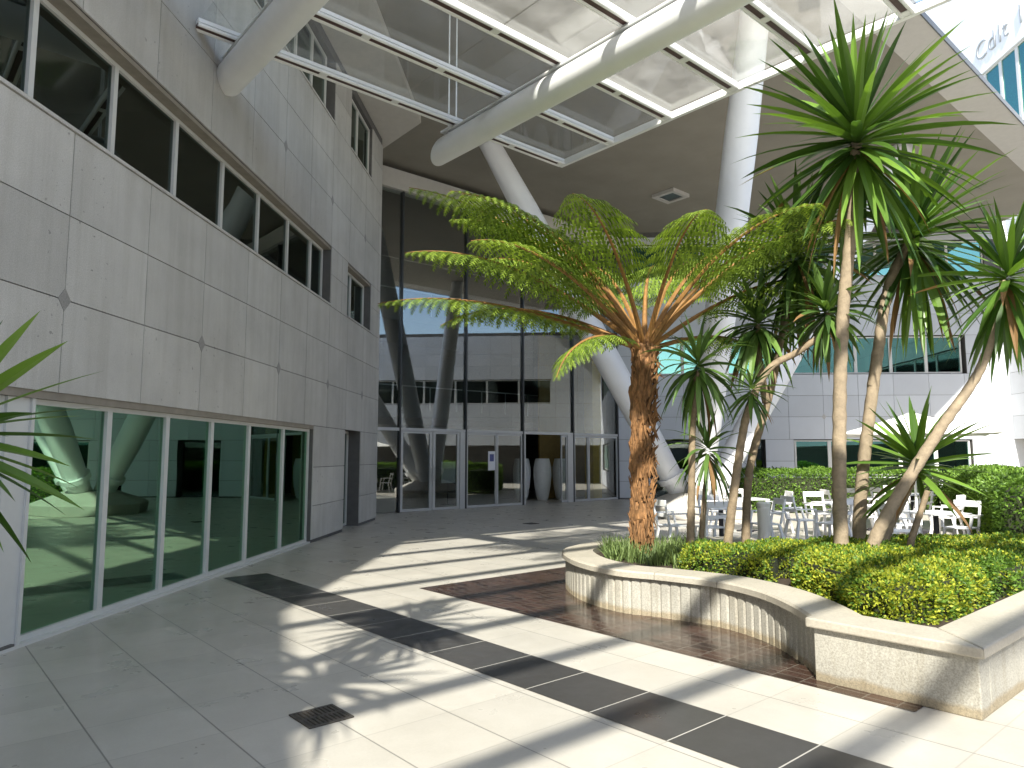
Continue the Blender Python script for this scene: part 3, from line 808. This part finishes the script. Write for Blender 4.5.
def yucca(path, r0, r1, label, crowns, group, name='yucca_tree', bark=None, cat='tree'):
    base = path[0]
    t = empty(name, base, 0, label, cat, group)
    trunk(t, path, r0, r1, bark or M_BARKY, base)
    for i, c in enumerate(crowns):
        c = dict(c); pos = Vector(c.pop('c')) - Vector(base)
        br = c.pop('branch', None)
        if br: 
            pts = [Vector(p) - Vector(base) for p in br]
            m = MB(); q = catmull([tuple(p) for p in pts], 8); m.tube(q, [0.06 + (0.035 - 0.06) * k / (len(q) - 1) for k in range(len(q))], 10, jit=0.05)
            m.build('branch', bark or M_BARKY, t, smooth=True)
        crown(t, pos, **c)
    return t

YG = 'spiky trees in the stone planter'
yucca([(3.78, 8.3, 0.35), (3.80, 8.3, 1.6), (3.90, 8.28, 3.2), (4.10, 8.3, 4.6), (4.19, 8.3, 5.5)], 0.082, 0.06,
      'tallest yucca with a big rosette beside the bright roof edge, straight pale trunk',
      [dict(c=(4.2, 8.3, 5.72), L=1.6, w=0.115, n=135, grav=0.34, elmin=-66, elmax=84, dead=0.05, seed=3)], YG)
yucca([(4.30, 9.0, 0.35), (4.40, 9.0, 1.4), (4.66, 9.0, 2.9), (4.9, 9.05, 3.9), (5.25, 9.1, 4.55)], 0.08, 0.058,
      'second tallest yucca with a curved trunk, its rosette just behind the tallest one',
      [dict(c=(5.28, 9.1, 4.72), L=1.42, w=0.11, n=125, grav=0.45, elmin=-78, elmax=80, dead=0.05, seed=5)], YG)
yucca([(3.86, 8.05, 0.35), (4.15, 8.02, 1.0), (4.78, 8.0, 1.95), (5.35, 8.0, 2.75), (5.66, 8.0, 3.7)], 0.075, 0.042,
      'yucca on a strongly slanting trunk leaning towards the right edge',
      [dict(c=(5.72, 8.0, 3.88), L=1.1, w=0.085, n=100, grav=0.5, elmin=-78, elmax=84, dead=0.05, seed=8, axis=(0.12, 0, 1))], YG)
yucca([(4.25, 8.45, 0.35), (4.42, 8.5, 0.8), (4.72, 8.55, 1.3), (4.88, 8.6, 1.6)], 0.055, 0.04,
      'short yucca with a low dark rosette in front of the white umbrella',
      [dict(c=(4.88, 8.6, 1.72), L=0.95, w=0.085, n=60, grav=0.35, elmin=-35, elmax=78, dead=0.03, seed=11)], YG)
DM = [M_LEAFD, M_DEAD]
yucca([(2.52, 8.6, 0.35), (2.70, 8.6, 1.5), (2.85, 8.55, 2.25), (3.12, 8.55, 2.75), (3.52, 8.6, 2.98), (3.86, 8.6, 3.25), (3.88, 8.6, 3.45)], 0.055, 0.03,
      'bent trunk dracaena with a bright drooping tuft, its stem elbowed out sideways',
      [dict(c=(3.88, 8.6, 3.55), L=0.72, w=0.085, n=70, grav=1.6, elmin=-70, elmax=82, dead=0.06, mats=DM, seed=13),
       dict(c=(2.88, 8.5, 2.55), L=0.5, w=0.05, n=40, grav=1.6, elmin=-60, elmax=70, dead=0.0, mats=DM, seed=14)], YG, 'dracaena_tree', M_BARKD)
yucca([(3.03, 9.4, 0.35), (3.12, 9.4, 1.5), (3.42, 9.4, 2.5), (3.62, 9.42, 3.3), (3.86, 9.45, 4.3)], 0.055, 0.042,
      'dark crowned dracaena in the shade behind the fern fronds',
      [dict(c=(3.88, 9.45, 4.55), L=1.25, w=0.10, n=125, grav=0.9, elmin=-78, elmax=78, dead=0.1, mats=DM, seed=17),
       dict(c=(3.28, 9.35, 3.55), L=0.9, w=0.085, n=70, grav=1.7, elmin=-65, elmax=75, dead=0.0, mats=DM, seed=18,
            branch=[(3.38, 9.4, 2.4), (3.30, 9.38, 2.9), (3.28, 9.35, 3.45)])], YG, 'dracaena_tree', M_BARKD)
yucca([(2.16, 8.8, 0.35), (2.20, 8.8, 1.2), (2.24, 8.8, 2.1), (2.32, 8.8, 2.75)], 0.05, 0.035,
      'slim dracaena next to the fern trunk with long hanging narrow leaves',
      [dict(c=(2.32, 8.8, 2.9), L=0.8, w=0.065, n=62, grav=2.2, elmin=-70, elmax=80, dead=0.05, mats=DM, seed=21)], YG, 'dracaena_tree', M_BARKD)
yucca([(2.32, 8.95, 0.35), (2.38, 8.95, 1.0), (2.46, 8.95, 1.7)], 0.035, 0.03,
      'lowest thin dracaena with a small weeping tuft in front of the white column',
      [dict(c=(2.46, 8.95, 1.85), L=0.68, w=0.055, n=44, grav=2.3, elmin=-60, elmax=80, dead=0.05, mats=DM, seed=23)], YG, 'dracaena_tree', M_BARKD)
yucca([(4.45, 8.2, 0.35), (4.52, 8.2, 0.7), (4.78, 8.25, 1.3)], 0.045, 0.03,
      'leafless pale stem stump slanting beside the slanting yucca trunk', [], YG, 'dracaena_tree', M_BARKD)

# yucca close to the viewer, mostly outside the frame
yucca([(-2.55, 2.75, 0.0), (-2.5, 2.75, 1.0), (-2.35, 2.78, 1.7)], 0.09, 0.06,
      'near yucca whose leaf tips enter at the left edge of the view',
      [dict(c=(-2.24, 2.8, 1.86), L=0.60, w=0.072, n=60, grav=0.35, elmin=-65, elmax=80, dead=0.03, seed=31),
       dict(c=(-2.3, 0.7, 4.6), L=1.0, w=0.09, n=80, grav=0.5, elmin=-60, elmax=80, dead=0.05, seed=32,  # unseen upper heads, added for the dapple they throw on the paving
            branch=[(-2.5, 2.75, 1.0), (-2.9, 1.8, 2.6), (-2.35, 0.75, 4.5)]),
       dict(c=(-2.0, 2.2, 5.0), L=1.0, w=0.09, n=80, grav=0.6, elmin=-60, elmax=80, dead=0.05, seed=33,
            branch=[(-2.6, 2.45, 1.9), (-2.5, 2.3, 3.2), (-2.0, 2.2, 4.9)])], 'spiky trees beside the viewer')

# ------------------------------------------------------------------ TREE FERN
def frond(parent, c, az, el, L, curve, width, seed, twist=0.0, np_=26, mats=None, start=0.22, sway=0.0):
    rng = random.Random(seed)
    mb = MB(); c = Vector(c)
    pts = []; p = c.copy(); e = el; a_ = az
    n = 30; st = L / n
    for i in range(n + 1):
        pts.append(p.copy())
        t = i / n
        d = Vector((math.cos(a_) * math.cos(e), math.sin(a_) * math.cos(e), math.sin(e)))
        p = p + d * st
        e -= curve * st / L * (0.35 + 1.5 * t * t + t * 0.6)
        a_ += sway * st / L
    mb.tube(pts, [0.042 * (1 - 0.9 * i / n) for i in range(n + 1)], 6, mi=0)
    def at(t):
        f = t * n; i = min(n - 1, int(f)); 
        return pts[i].lerp(pts[i + 1], f - i), (pts[i + 1] - pts[i]).normalized()
    for k in range(np_):
        t = start + (1 - start) * (k + 0.5) / np_
        q, d = at(t)
        prof = math.sin(math.pi * min(1, ((t - start) / (1 - start)) * 0.82 + 0.16)) ** 0.75
        pl_ = width * prof * rng.uniform(0.9, 1.08)
        if pl_ < 0.05: pl_ = 0.05
        sd0 = d.cross(Vector((0, 0, 1)))
        if sd0.length < 0.1: sd0 = Vector((math.sin(az), -math.cos(az), 0))
        sd0.normalize()
        sd0 = Matrix.Rotation(twist, 3, d) @ sd0
        for sgn in (-1, 1):
            dirp = (sd0 * sgn + d * 0.42 + Vector((0, 0, rng.uniform(-0.12, 0.08)))).normalized()
            up = dirp.cross(d * sgn).normalized()
            ns = 11; s2 = pl_ / ns
            pp = q.copy(); dd = dirp.copy()
            wv = 0.05 + 0.045 * prof
            row = []
            for j in range(ns + 1):
                tt = j / ns
                w = d * (wv * (1 - tt) ** 0.6 * (0.35 if j == 0 else 1))
                row.append((pp.copy(), w.copy()))
                dd = (dd + Vector((0, 0, -0.05 - 0.10 * tt)) ).normalized()
                pp = pp + dd * s2
            for j in range(ns):
                (p0, w0), (p1, w1) = row[j], row[j + 1]
                dz = Vector((0, 0, -0.012))
                fw = dd * s2 * 0.55
                # pinnule pair: slender leaflets either side of the midrib with slits between them
                for sg in (-1, 1):
                    a0 = p0; a1 = p0.lerp(p1, 0.82)
                    tipv = p0.lerp(p1, 0.55) + w0 * sg + fw * 0.6 + dz
                    mb.add([a0, a1, tipv + (p1 - p0) * 0.28, tipv], [(0, 1, 2, 3)], 1)
    return mb.build('frond', mats or [M_RACHIS, M_FROND], parent, recalc=False)

fb = (1.66, 9.3, 0.36)
tf = empty('tree_fern', fb, 0, 'large tree fern with shaggy orange brown trunk and spreading lacy fronds', 'tree fern')
pts = catmull([(0, 0, -0.02), (0.0, 0, 0.6), (0.01, 0, 1.3), (0.04, 0, 2.1), (0.10, 0, 2.8)], 12)
m = MB(); nn = len(pts)
m.tube(pts, [0.115 + 0.045 * (i / nn) ** 2 + 0.025 * math.sin(i * 0.9) * math.sin(i * 0.37) for i in range(nn)], 22, jit=0.14)
rng = random.Random(5)
for i in range(420):   # old frond bases and fibres
    z = rng.uniform(0.05, 2.75); a = rng.uniform(0, 6.283)
    r = 0.125 + 0.014 * z; x = math.cos(a) * r + 0.035 * z; y = math.sin(a) * r
    L = rng.uniform(0.08, 0.24); up = rng.choice((1, 1, -1))
    m.tube([(x * 0.92, y * 0.92, z), (x * 1.05, y * 1.05, z + up * L * 0.5), (x * (1.1 + rng.random() * 0.35), y * (1.1 + rng.random() * 0.35), z + up * L)], [0.022, 0.014, 0.003], 5)
m.build('trunk', M_BARKF, tf, smooth=False)
fc = (0.10, 0.0, 2.72)
spec = [  # azimuth, elevation, length, curve, width, bare stalk
    (178, 50, 3.9, 0.74, 0.66, 0.28), (171, 23, 3.7, 0.60, 0.55, 0.20), (194, 54, 3.4, 0.95, 0.66, 0.32), (160, 57, 3.5, 1.0, 0.70, 0.30),
    (142, 46, 3.8, 0.80, 0.76, 0.24), (185, 38, 3.5, 0.78, 0.66, 0.24), (122, 56, 3.3, 1.02, 0.74, 0.34), (100, 51, 3.5, 0.92, 0.74, 0.27), (80, 57, 3.1, 1.08, 0.72, 0.36), (60, 52, 3.5, 0.95, 0.74, 0.29),
    (40, 56, 3.5, 1.0, 0.74, 0.34), (22, 48, 3.4, 1.0, 0.72, 0.28), (8, 54, 3.3, 1.08, 0.70, 0.36), (2, 36, 3.3, 0.82, 0.66, 0.26), (-14, 49, 3.2, 1.0, 0.66, 0.32), (-36, 54, 2.9, 1.08, 0.62, 0.36),
    (-72, 60, 2.5, 1.3, 0.55, 0.42), (-122, 57, 2.8, 1.15, 0.60, 0.36), (-150, 52, 3.3, 0.98, 0.62, 0.32), (214, 38, 3.1, 0.92, 0.55, 0.25), (231, 12, 2.1, 1.3, 0.45, 0.2), (18, 20, 2.5, 1.2, 0.50, 0.22), (150, 30, 3.2, 0.95, 0.58, 0.24)]
for i, (az, el, L, cu, wd, bare) in enumerate(spec):
    frond(tf, fc, R(az), R(el), L, cu, wd, 100 + i, start=bare, np_=24, sway=random.uniform(-0.35, 0.35), twist=random.uniform(-0.15, 0.15))

# ------------------------------------------------------------------ HEDGES
def inside(p, poly):
    c = False; n = len(poly)
    for i in range(n):
        a, b = poly[i], poly[i - 1]
        if (a[1] > p[1]) != (b[1] > p[1]) and p[0] < (b[0] - a[0]) * (p[1] - a[1]) / (b[1] - a[1]) + a[0]: c = not c
    return c
def hedge(name, poly, z0, z1, n, leaf, mats, label, cat, group=None, seed=1, rnd=0.12, lump=0.07, lf=2.2, weights=None):
    rng = random.Random(seed)
    ox = sum(p[0] for p in poly) / len(poly); oy = sum(p[1] for p in poly) / len(poly)
    poly = [(p[0] - ox, p[1] - oy) for p in poly]
    t = empty(name, (ox, oy, z0), 0, label, cat, group)
    H = z1 - z0
    per = []; tot = 0
    for i in range(len(poly)):
        a = Vector(poly[i]); b = Vector(poly[(i + 1) % len(poly)]); per.append((a, b, tot, (b - a).length)); tot += (b - a).length
    ar = abs(sum(poly[i][0] * poly[i - 1][1] - poly[i - 1][0] * poly[i][1] for i in range(len(poly)))) / 2
    xs = [p[0] for p in poly]; ys = [p[1] for p in poly]
    ccw = sum(poly[i - 1][0] * poly[i][1] - poly[i][0] * poly[i - 1][1] for i in range(len(poly))) > 0
    # woody core
    core = MB()
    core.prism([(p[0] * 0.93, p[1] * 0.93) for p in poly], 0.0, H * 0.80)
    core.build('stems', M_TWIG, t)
    mb = MB(); pt = ar / (ar + tot * H)
    def dist(p):
        return min((Vector(p) - (a + (b - a) * max(0, min(1, (Vector(p) - a).dot(b - a) / max(1e-6, (b - a).length_squared))))).length for a, b, _, _ in per)
    for i in range(n):
        if rng.random() < pt:
            for _ in range(30):
                p = (rng.uniform(min(xs), max(xs)), rng.uniform(min(ys), max(ys)))
                if inside(p, poly): break
            dd = dist(p)
            z = H - max(0, rnd - dd) ** 2 / max(rnd, 1e-3) * 0.9
            nv = Vector((0, 0, 1)); pos = Vector((p[0], p[1], z))
        else:
            q = rng.uniform(0, tot)
            for a, b, s0, l in per:
                if s0 <= q <= s0 + l: break
            u = (q - s0) / max(l, 1e-6); p2 = a.lerp(b, u); e = (b - a).normalized()
            nv = Vector((e.y, -e.x, 0)) * (1 if ccw else -1)
            z = rng.uniform(0.02, H)
            pos = Vector((p2.x, p2.y, z)) - nv * (max(0, z - (H - rnd)) ** 2 / max(rnd, 1e-3) * 0.9)
        k = noise.noise(Vector((pos.x * lf + ox, pos.y * lf + oy, pos.z * lf))) + 0.5 * noise.noise(Vector((pos.x * lf * 3, pos.y * lf * 3 + ox, pos.z * lf * 3)))
        pos += nv * (k * lump + rng.uniform(-0.05, 0.02) * (leaf / 0.04))
        d = (nv + Vector((rng.gauss(0, 1), rng.gauss(0, 1), rng.gauss(0.35, 0.8))) * 0.85).normalized()
        s = d.cross(Vector((rng.gauss(0, 1), rng.gauss(0, 1), rng.gauss(0, 1)))).normalized()
        L = leaf * rng.uniform(0.6, 1.25); w = L * 0.62
        up = s.cross(d)
        mi = 0 if len(mats) == 1 else (0 if rng.random() + k * 0.5 < (weights or 0.6) else 1)
        mb.add([pos, pos + d * L * 0.5 + s * w * 0.5 + up * 0.15 * w, pos + d * L, pos + d * L * 0.5 - s * w * 0.5 + up * 0.15 * w], [(0, 1, 2, 3)], mi)
    mb.build('foliage', mats, t, recalc=False)
    return t
hedge('golden_hedge', [(2.86, 6.40), (2.76, 5.85), (2.95, 5.66), (3.30, 5.68), (3.75, 6.05), (4.20, 6.45), (4.48, 7.15), (3.9, 7.6), (3.0, 7.6), (2.78, 7.05)], 0.38, 0.75, 26000, 0.034,
      [M_GOLD, M_GREEN], 'clipped golden yellow hedge mound bulging over the square planter corner', 'hedge', 'low hedges in the planter', 41, 0.18, 0.07, 3.0, 0.66)
hedge('golden_hedge', [(1.92, 8.12), (2.20, 7.82), (2.62, 7.35), (2.80, 7.72), (3.4, 7.66), (4.5, 7.7), (6.9, 8.9), (6.6, 9.6), (4.0, 9.2), (2.6, 8.75), (2.0, 8.6)], 0.38, 0.67, 32000, 0.034,
      [M_GOLD, M_GREEN], 'long low yellow green hedge winding at the foot of the yucca trunks', 'hedge', 'low hedges in the planter', 42, 0.14, 0.06, 3.0, 0.52)
hedge('green_hedge', [(4.34, 6.62), (4.62, 6.72), (6.9, 8.7), (6.7, 8.85), (4.65, 7.55), (4.5, 7.1)], 0.38, 0.72, 14000, 0.036,
      [M_GREEN, M_GOLD], 'plain green hedge patch along the straight stone coping', 'hedge', 'low hedges in the planter', 43, 0.14, 0.06, 3.0, 0.75)
hedge('boundary_hedge', [(7.45, 10.9), (9.3, 10.6), (14.4, 20.6), (12.6, 20.9), (9.0, 13.6)], 0.0, 1.32, 46000, 0.07,
      [M_GREEN], 'chest high bright green hedge along the right side of the terrace', 'hedge', 'hedges round the terrace', 44, 0.25, 0.12, 1.2, 0.8)
hedge('boundary_hedge', [(7.1, 21.6), (12.8, 21.1), (13.0, 22.4), (7.2, 22.9)], 0.0, 1.28, 22000, 0.07,
      [M_GREEN], 'clipped green hedge in front of the white building behind the cafe tables', 'hedge', 'hedges round the terrace', 45, 0.2, 0.1, 1.2, 0.8)

# grass round the fern
mb = MB(); rng = random.Random(9)
for i in range(2600):
    x = rng.uniform(1.15, 2.5); y = rng.uniform(8.35, 9.9)
    if x < 1.2 + 0.0 * y or (y < 9 and x < 1.95 - (y - 8.3) * 1.0): continue
    if noise.noise(Vector((x * 3, y * 3, 0))) < -0.25: continue
    d = Vector((rng.gauss(0, 0.35), rng.gauss(0, 0.35), 1))
    strap_leaf(mb, (x, y, 0.39), d, rng.uniform(0.14, 0.34), 0.012, 2.5, 4, rng=rng)
o = mb.build('grass', M_GRASS, recalc=False); tag(o, 'tufts of thin grass round the tree fern trunk', 'grass', kind='stuff')

# ------------------------------------------------------------------ TERRACE FURNITURE
def make_chair():
    t = empty('cafe_chair', (0, 0, 0))
    m = MB(); m.box(-0.21, 0.21, -0.21, 0.22, 0.425, 0.45); m.build('seat', M_PLASTIC, t, bevel=0.012)
    m = MB()
    for s in (-1, 1): m.bar((s * 0.20, -0.20, 0.45), (s * 0.205, -0.29, 0.86), 0.04, 0.035)
    m.bar((-0.225, -0.29, 0.85), (0.225, -0.29, 0.85), 0.035, 0.11)
    m.bar((-0.20, -0.245, 0.63), (0.20, -0.245, 0.63), 0.03, 0.06)
    m.build('backrest', M_PLASTIC, t, bevel=0.006)
    for sx in (-1, 1):
        m = MB(); m.bar((sx * 0.19, 0.19, 0.426), (sx * 0.23, 0.25, 0), 0.045, 0.045); m.build('leg', M_PLASTIC, t)
        m = MB(); m.bar((sx * 0.19, -0.18, 0.426), (sx * 0.23, -0.27, 0), 0.045, 0.045); m.build('leg', M_PLASTIC, t)
        m = MB(); m.bar((sx * 0.235, -0.262, 0.66), (sx * 0.245, 0.17, 0.66), 0.045, 0.025); m.bar((sx * 0.24, 0.15, 0.648), (sx * 0.225, 0.2, 0.44), 0.04, 0.03); m.build('armrest', M_PLASTIC, t)
    return t
def make_table():
    t = empty('cafe_table', (0, 0, 0))
    m = MB(); m.box(-0.38, 0.38, -0.38, 0.38, 0.71, 0.74); m.build('table_top', M_PLASTIC, t, bevel=0.01)
    m = MB(); m.tube([(0, 0, 0.03), (0, 0, 0.709)], 0.045, 14); m.build('post', M_POST, t)
    m = MB(); m.box(-0.24, 0.24, -0.04, 0.04, 0, 0.03); m.box(-0.04, 0.04, -0.24, -0.041, 0, 0.03); m.box(-0.04, 0.04, 0.041, 0.24, 0, 0.03); m.build('foot', M_POST, t)
    return t
tabs = [((3.95, 13.6), 10, 'white cafe table beside the bollard in front of the column plinth'),
        ((6.75, 14.9), 5, 'white cafe table seen to the left of the tallest yucca trunk'),
        ((8.35, 16.6), 0, 'white cafe table under the umbrella edge between the yucca trunks'),
        ((7.3, 12.4), 12, 'nearest white cafe table on a dark post by the right hedge'),
        ((5.35, 16.4), 8, 'white cafe table behind the dracaena stems, nearest the column plinth'),
        ((10.2, 18.3), 4, 'white cafe table furthest back near the corner of the hedges')]
tp = make_table(); cp = make_chair()
chairs = [
    ((2.95, 13.2), -70, 'white chair by the fern trunk, first in front of the plinth'),
    ((3.55, 12.9), 15, 'white chair with its back to the planter, behind the slim dracaena'),
    ((4.05, 14.5), 180, 'white chair on the plinth side of the bollard table'),
    ((5.75, 14.3), -80, 'white chair standing alone right of the bollard'),
    ((6.05, 13.6), 30, 'white chair turned sideways left of the tallest yucca trunk'),
    ((6.75, 15.8), 180, 'white chair on the hedge side of the table left of the tallest yucca'),
    ((7.45, 15.1), 90, 'white chair hidden mostly by the tallest yucca trunk'),
    ((7.7, 17.0), -90, 'white chair left of the table under the umbrella edge'),
    ((8.4, 17.5), 180, 'white chair behind the table under the umbrella edge'),
    ((9.2, 16.4), 95, 'white chair right of the umbrella pole'),
    ((7.95, 12.75), 125, 'nearest white chair, its broad back against the right hedge'),
    ((6.6, 12.25), -95, 'white chair at the open side of the nearest table'),
    ((7.25, 13.35), 175, 'white chair across the nearest table towards the back'),
    ((4.7, 16.5), -85, 'white chair at the plinth side of the table behind the dracaena stems'),
    ((5.4, 17.2), 178, 'white chair facing the viewer across the table behind the dracaena stems'),
    ((6.0, 16.3), 88, 'white chair right of the table behind the dracaena stems'),
    ((8.3, 15.8), 10, 'white chair with its back to the planter under the umbrella edge'),
    ((4.75, 13.5), 95, 'white chair tucked close behind the bollard'),
    ((9.0, 14.9), 40, 'white chair turned towards the right hedge near the umbrella base'),
    ((9.5, 18.2), -85, 'white chair at the furthest table, left side'),
    ((10.3, 19.2), 175, 'white chair at the furthest table next to the back hedge')]
for i, ((x, y), r, l) in enumerate(tabs):
    o = tp if i == 0 else copy_tree(tp)
    o.location = (x, y, 0.001); o.rotation_euler = (0, 0, R(r)); tag(o, l, 'table', 'white cafe tables on the terrace')
for i, ((x, y), r, l) in enumerate(chairs):
    o = cp if i == 0 else copy_tree(cp)
    o.location = (x, y, 0.001); o.rotation_euler = (0, 0, R(r)); tag(o, l, 'chair', 'white chairs on the terrace')
# umbrella
u = empty('parasol', (8.95, 15.9, 0), 0, 'open white square parasol over the cafe tables', 'umbrella')
m = MB(); m.tube([(0, 0, 0.1), (0, 0, 2.66)], 0.026, 12); m.build('pole', M_PLASTIC, u)
m = MB(); m.box(-0.3, 0.3, -0.3, 0.3, 0.0, 0.08); m.tube([(0, 0, 0.081), (0, 0, 0.35)], 0.05, 12); m.build('base', M_POST, u)
m = MB(); ns = 8
vs = [(0, 0, 2.68)]; fs = []
rings = 5
for j in range(1, rings + 1):
    f = j / rings
    for k in range(32):
        a = 2 * math.pi * k / 32 + 0.35
        r = 1.5 * f * (1.0 / max(abs(math.cos(((a - .35) % (math.pi / 2)) - math.pi / 4)), 0.707)) * 0.98
        scal = 0.015 * math.cos(8 * (a - .35)) * f
        vs.append((r * math.cos(a), r * math.sin(a), 2.68 - 0.52 * f ** 0.9 + scal))
for k in range(32): fs.append((0, 1 + k, 1 + (k + 1) % 32))
for j in range(rings - 1):
    for k in range(32):
        a = 1 + j * 32 + k; b = 1 + j * 32 + (k + 1) % 32
        fs.append((a, a + 32, b + 32, b))
m.add(vs, fs)
o = m.build('canopy', M_CANVAS, u)
sm = o.modifiers.new('thick', 'SOLIDIFY'); sm.thickness = 0.006
m = MB()
for k in range(4):
    a = 2 * math.pi * k / 4 + 0.35
    m.tube([(0.03 * math.cos(a), 0.03 * math.sin(a), 2.62), (1.45 * math.cos(a), 1.45 * math.sin(a), 2.13)], 0.01, 6)
m.build('rib', M_PLASTIC, u)
# bollard
t = empty('bollard', (3.36, 9.6, 0.39), 0, 'plain white round bollard rising behind the low hedge', 'bollard')
m = MB(); m.lathe([(0.085, 0), (0.085, 0.62), (0.078, 0.64)], seg=24); m.build('post', M_WHITE, t, smooth=False)
m = MB(); m.lathe([(0.09, 0.641), (0.09, 0.68), (0.07, 0.70)], seg=24); m.build('cap', M_WHITE, t)

# ------------------------------------------------------------------ light, sky, camera
dv = Vector((0.18, 1.0, -0.93)).normalized()
el = math.asin(-dv.z); azs = math.atan2(-dv.x, -dv.y)
sl = bpy.data.lights.new('sun', 'SUN'); sl.energy = 4.2; sl.angle = R(0.7); sl.color = (1.0, 0.95, 0.86)
so = bpy.data.objects.new('sun', sl); COL.objects.link(so)
so.rotation_euler = dv.to_track_quat('-Z', 'Y').to_euler(); so.location = (-4, -20, 20)
w = bpy.data.worlds.new('World'); S.world = w; w.use_nodes = True
nt = w.node_tree; bg = nt.nodes['Background']
sk = nt.nodes.new('ShaderNodeTexSky'); sk.sky_type = 'NISHITA'; sk.sun_disc = False
sk.sun_elevation = el; sk.sun_rotation = azs % (2 * math.pi)
nt.links.new(sk.outputs[0], bg.inputs[0]); bg.inputs[1].default_value = 0.12

cd = bpy.data.cameras.new('camera'); cd.sensor_width = 36; cd.lens = 710 * 36 / 1024; cd.clip_end = 1000; cd.clip_start = 0.05
co_ = bpy.data.objects.new('camera', cd); COL.objects.link(co_)
co_.location = (0, 0, 1.7); co_.rotation_euler = (R(90) + math.atan(72 / 710), 0, 0)
S.camera = co_
S.view_settings.view_transform = 'Standard'; S.view_settings.look = 'None'
S.view_settings.exposure = 1.55; S.view_settings.gamma = 1.0
S.cycles.max_bounces = 10; S.cycles.transparent_max_bounces = 16; S.cycles.diffuse_bounces = 5; S.cycles.glossy_bounces = 5
S.cycles.use_denoising = True
S.cycles.sample_clamp_indirect = 6
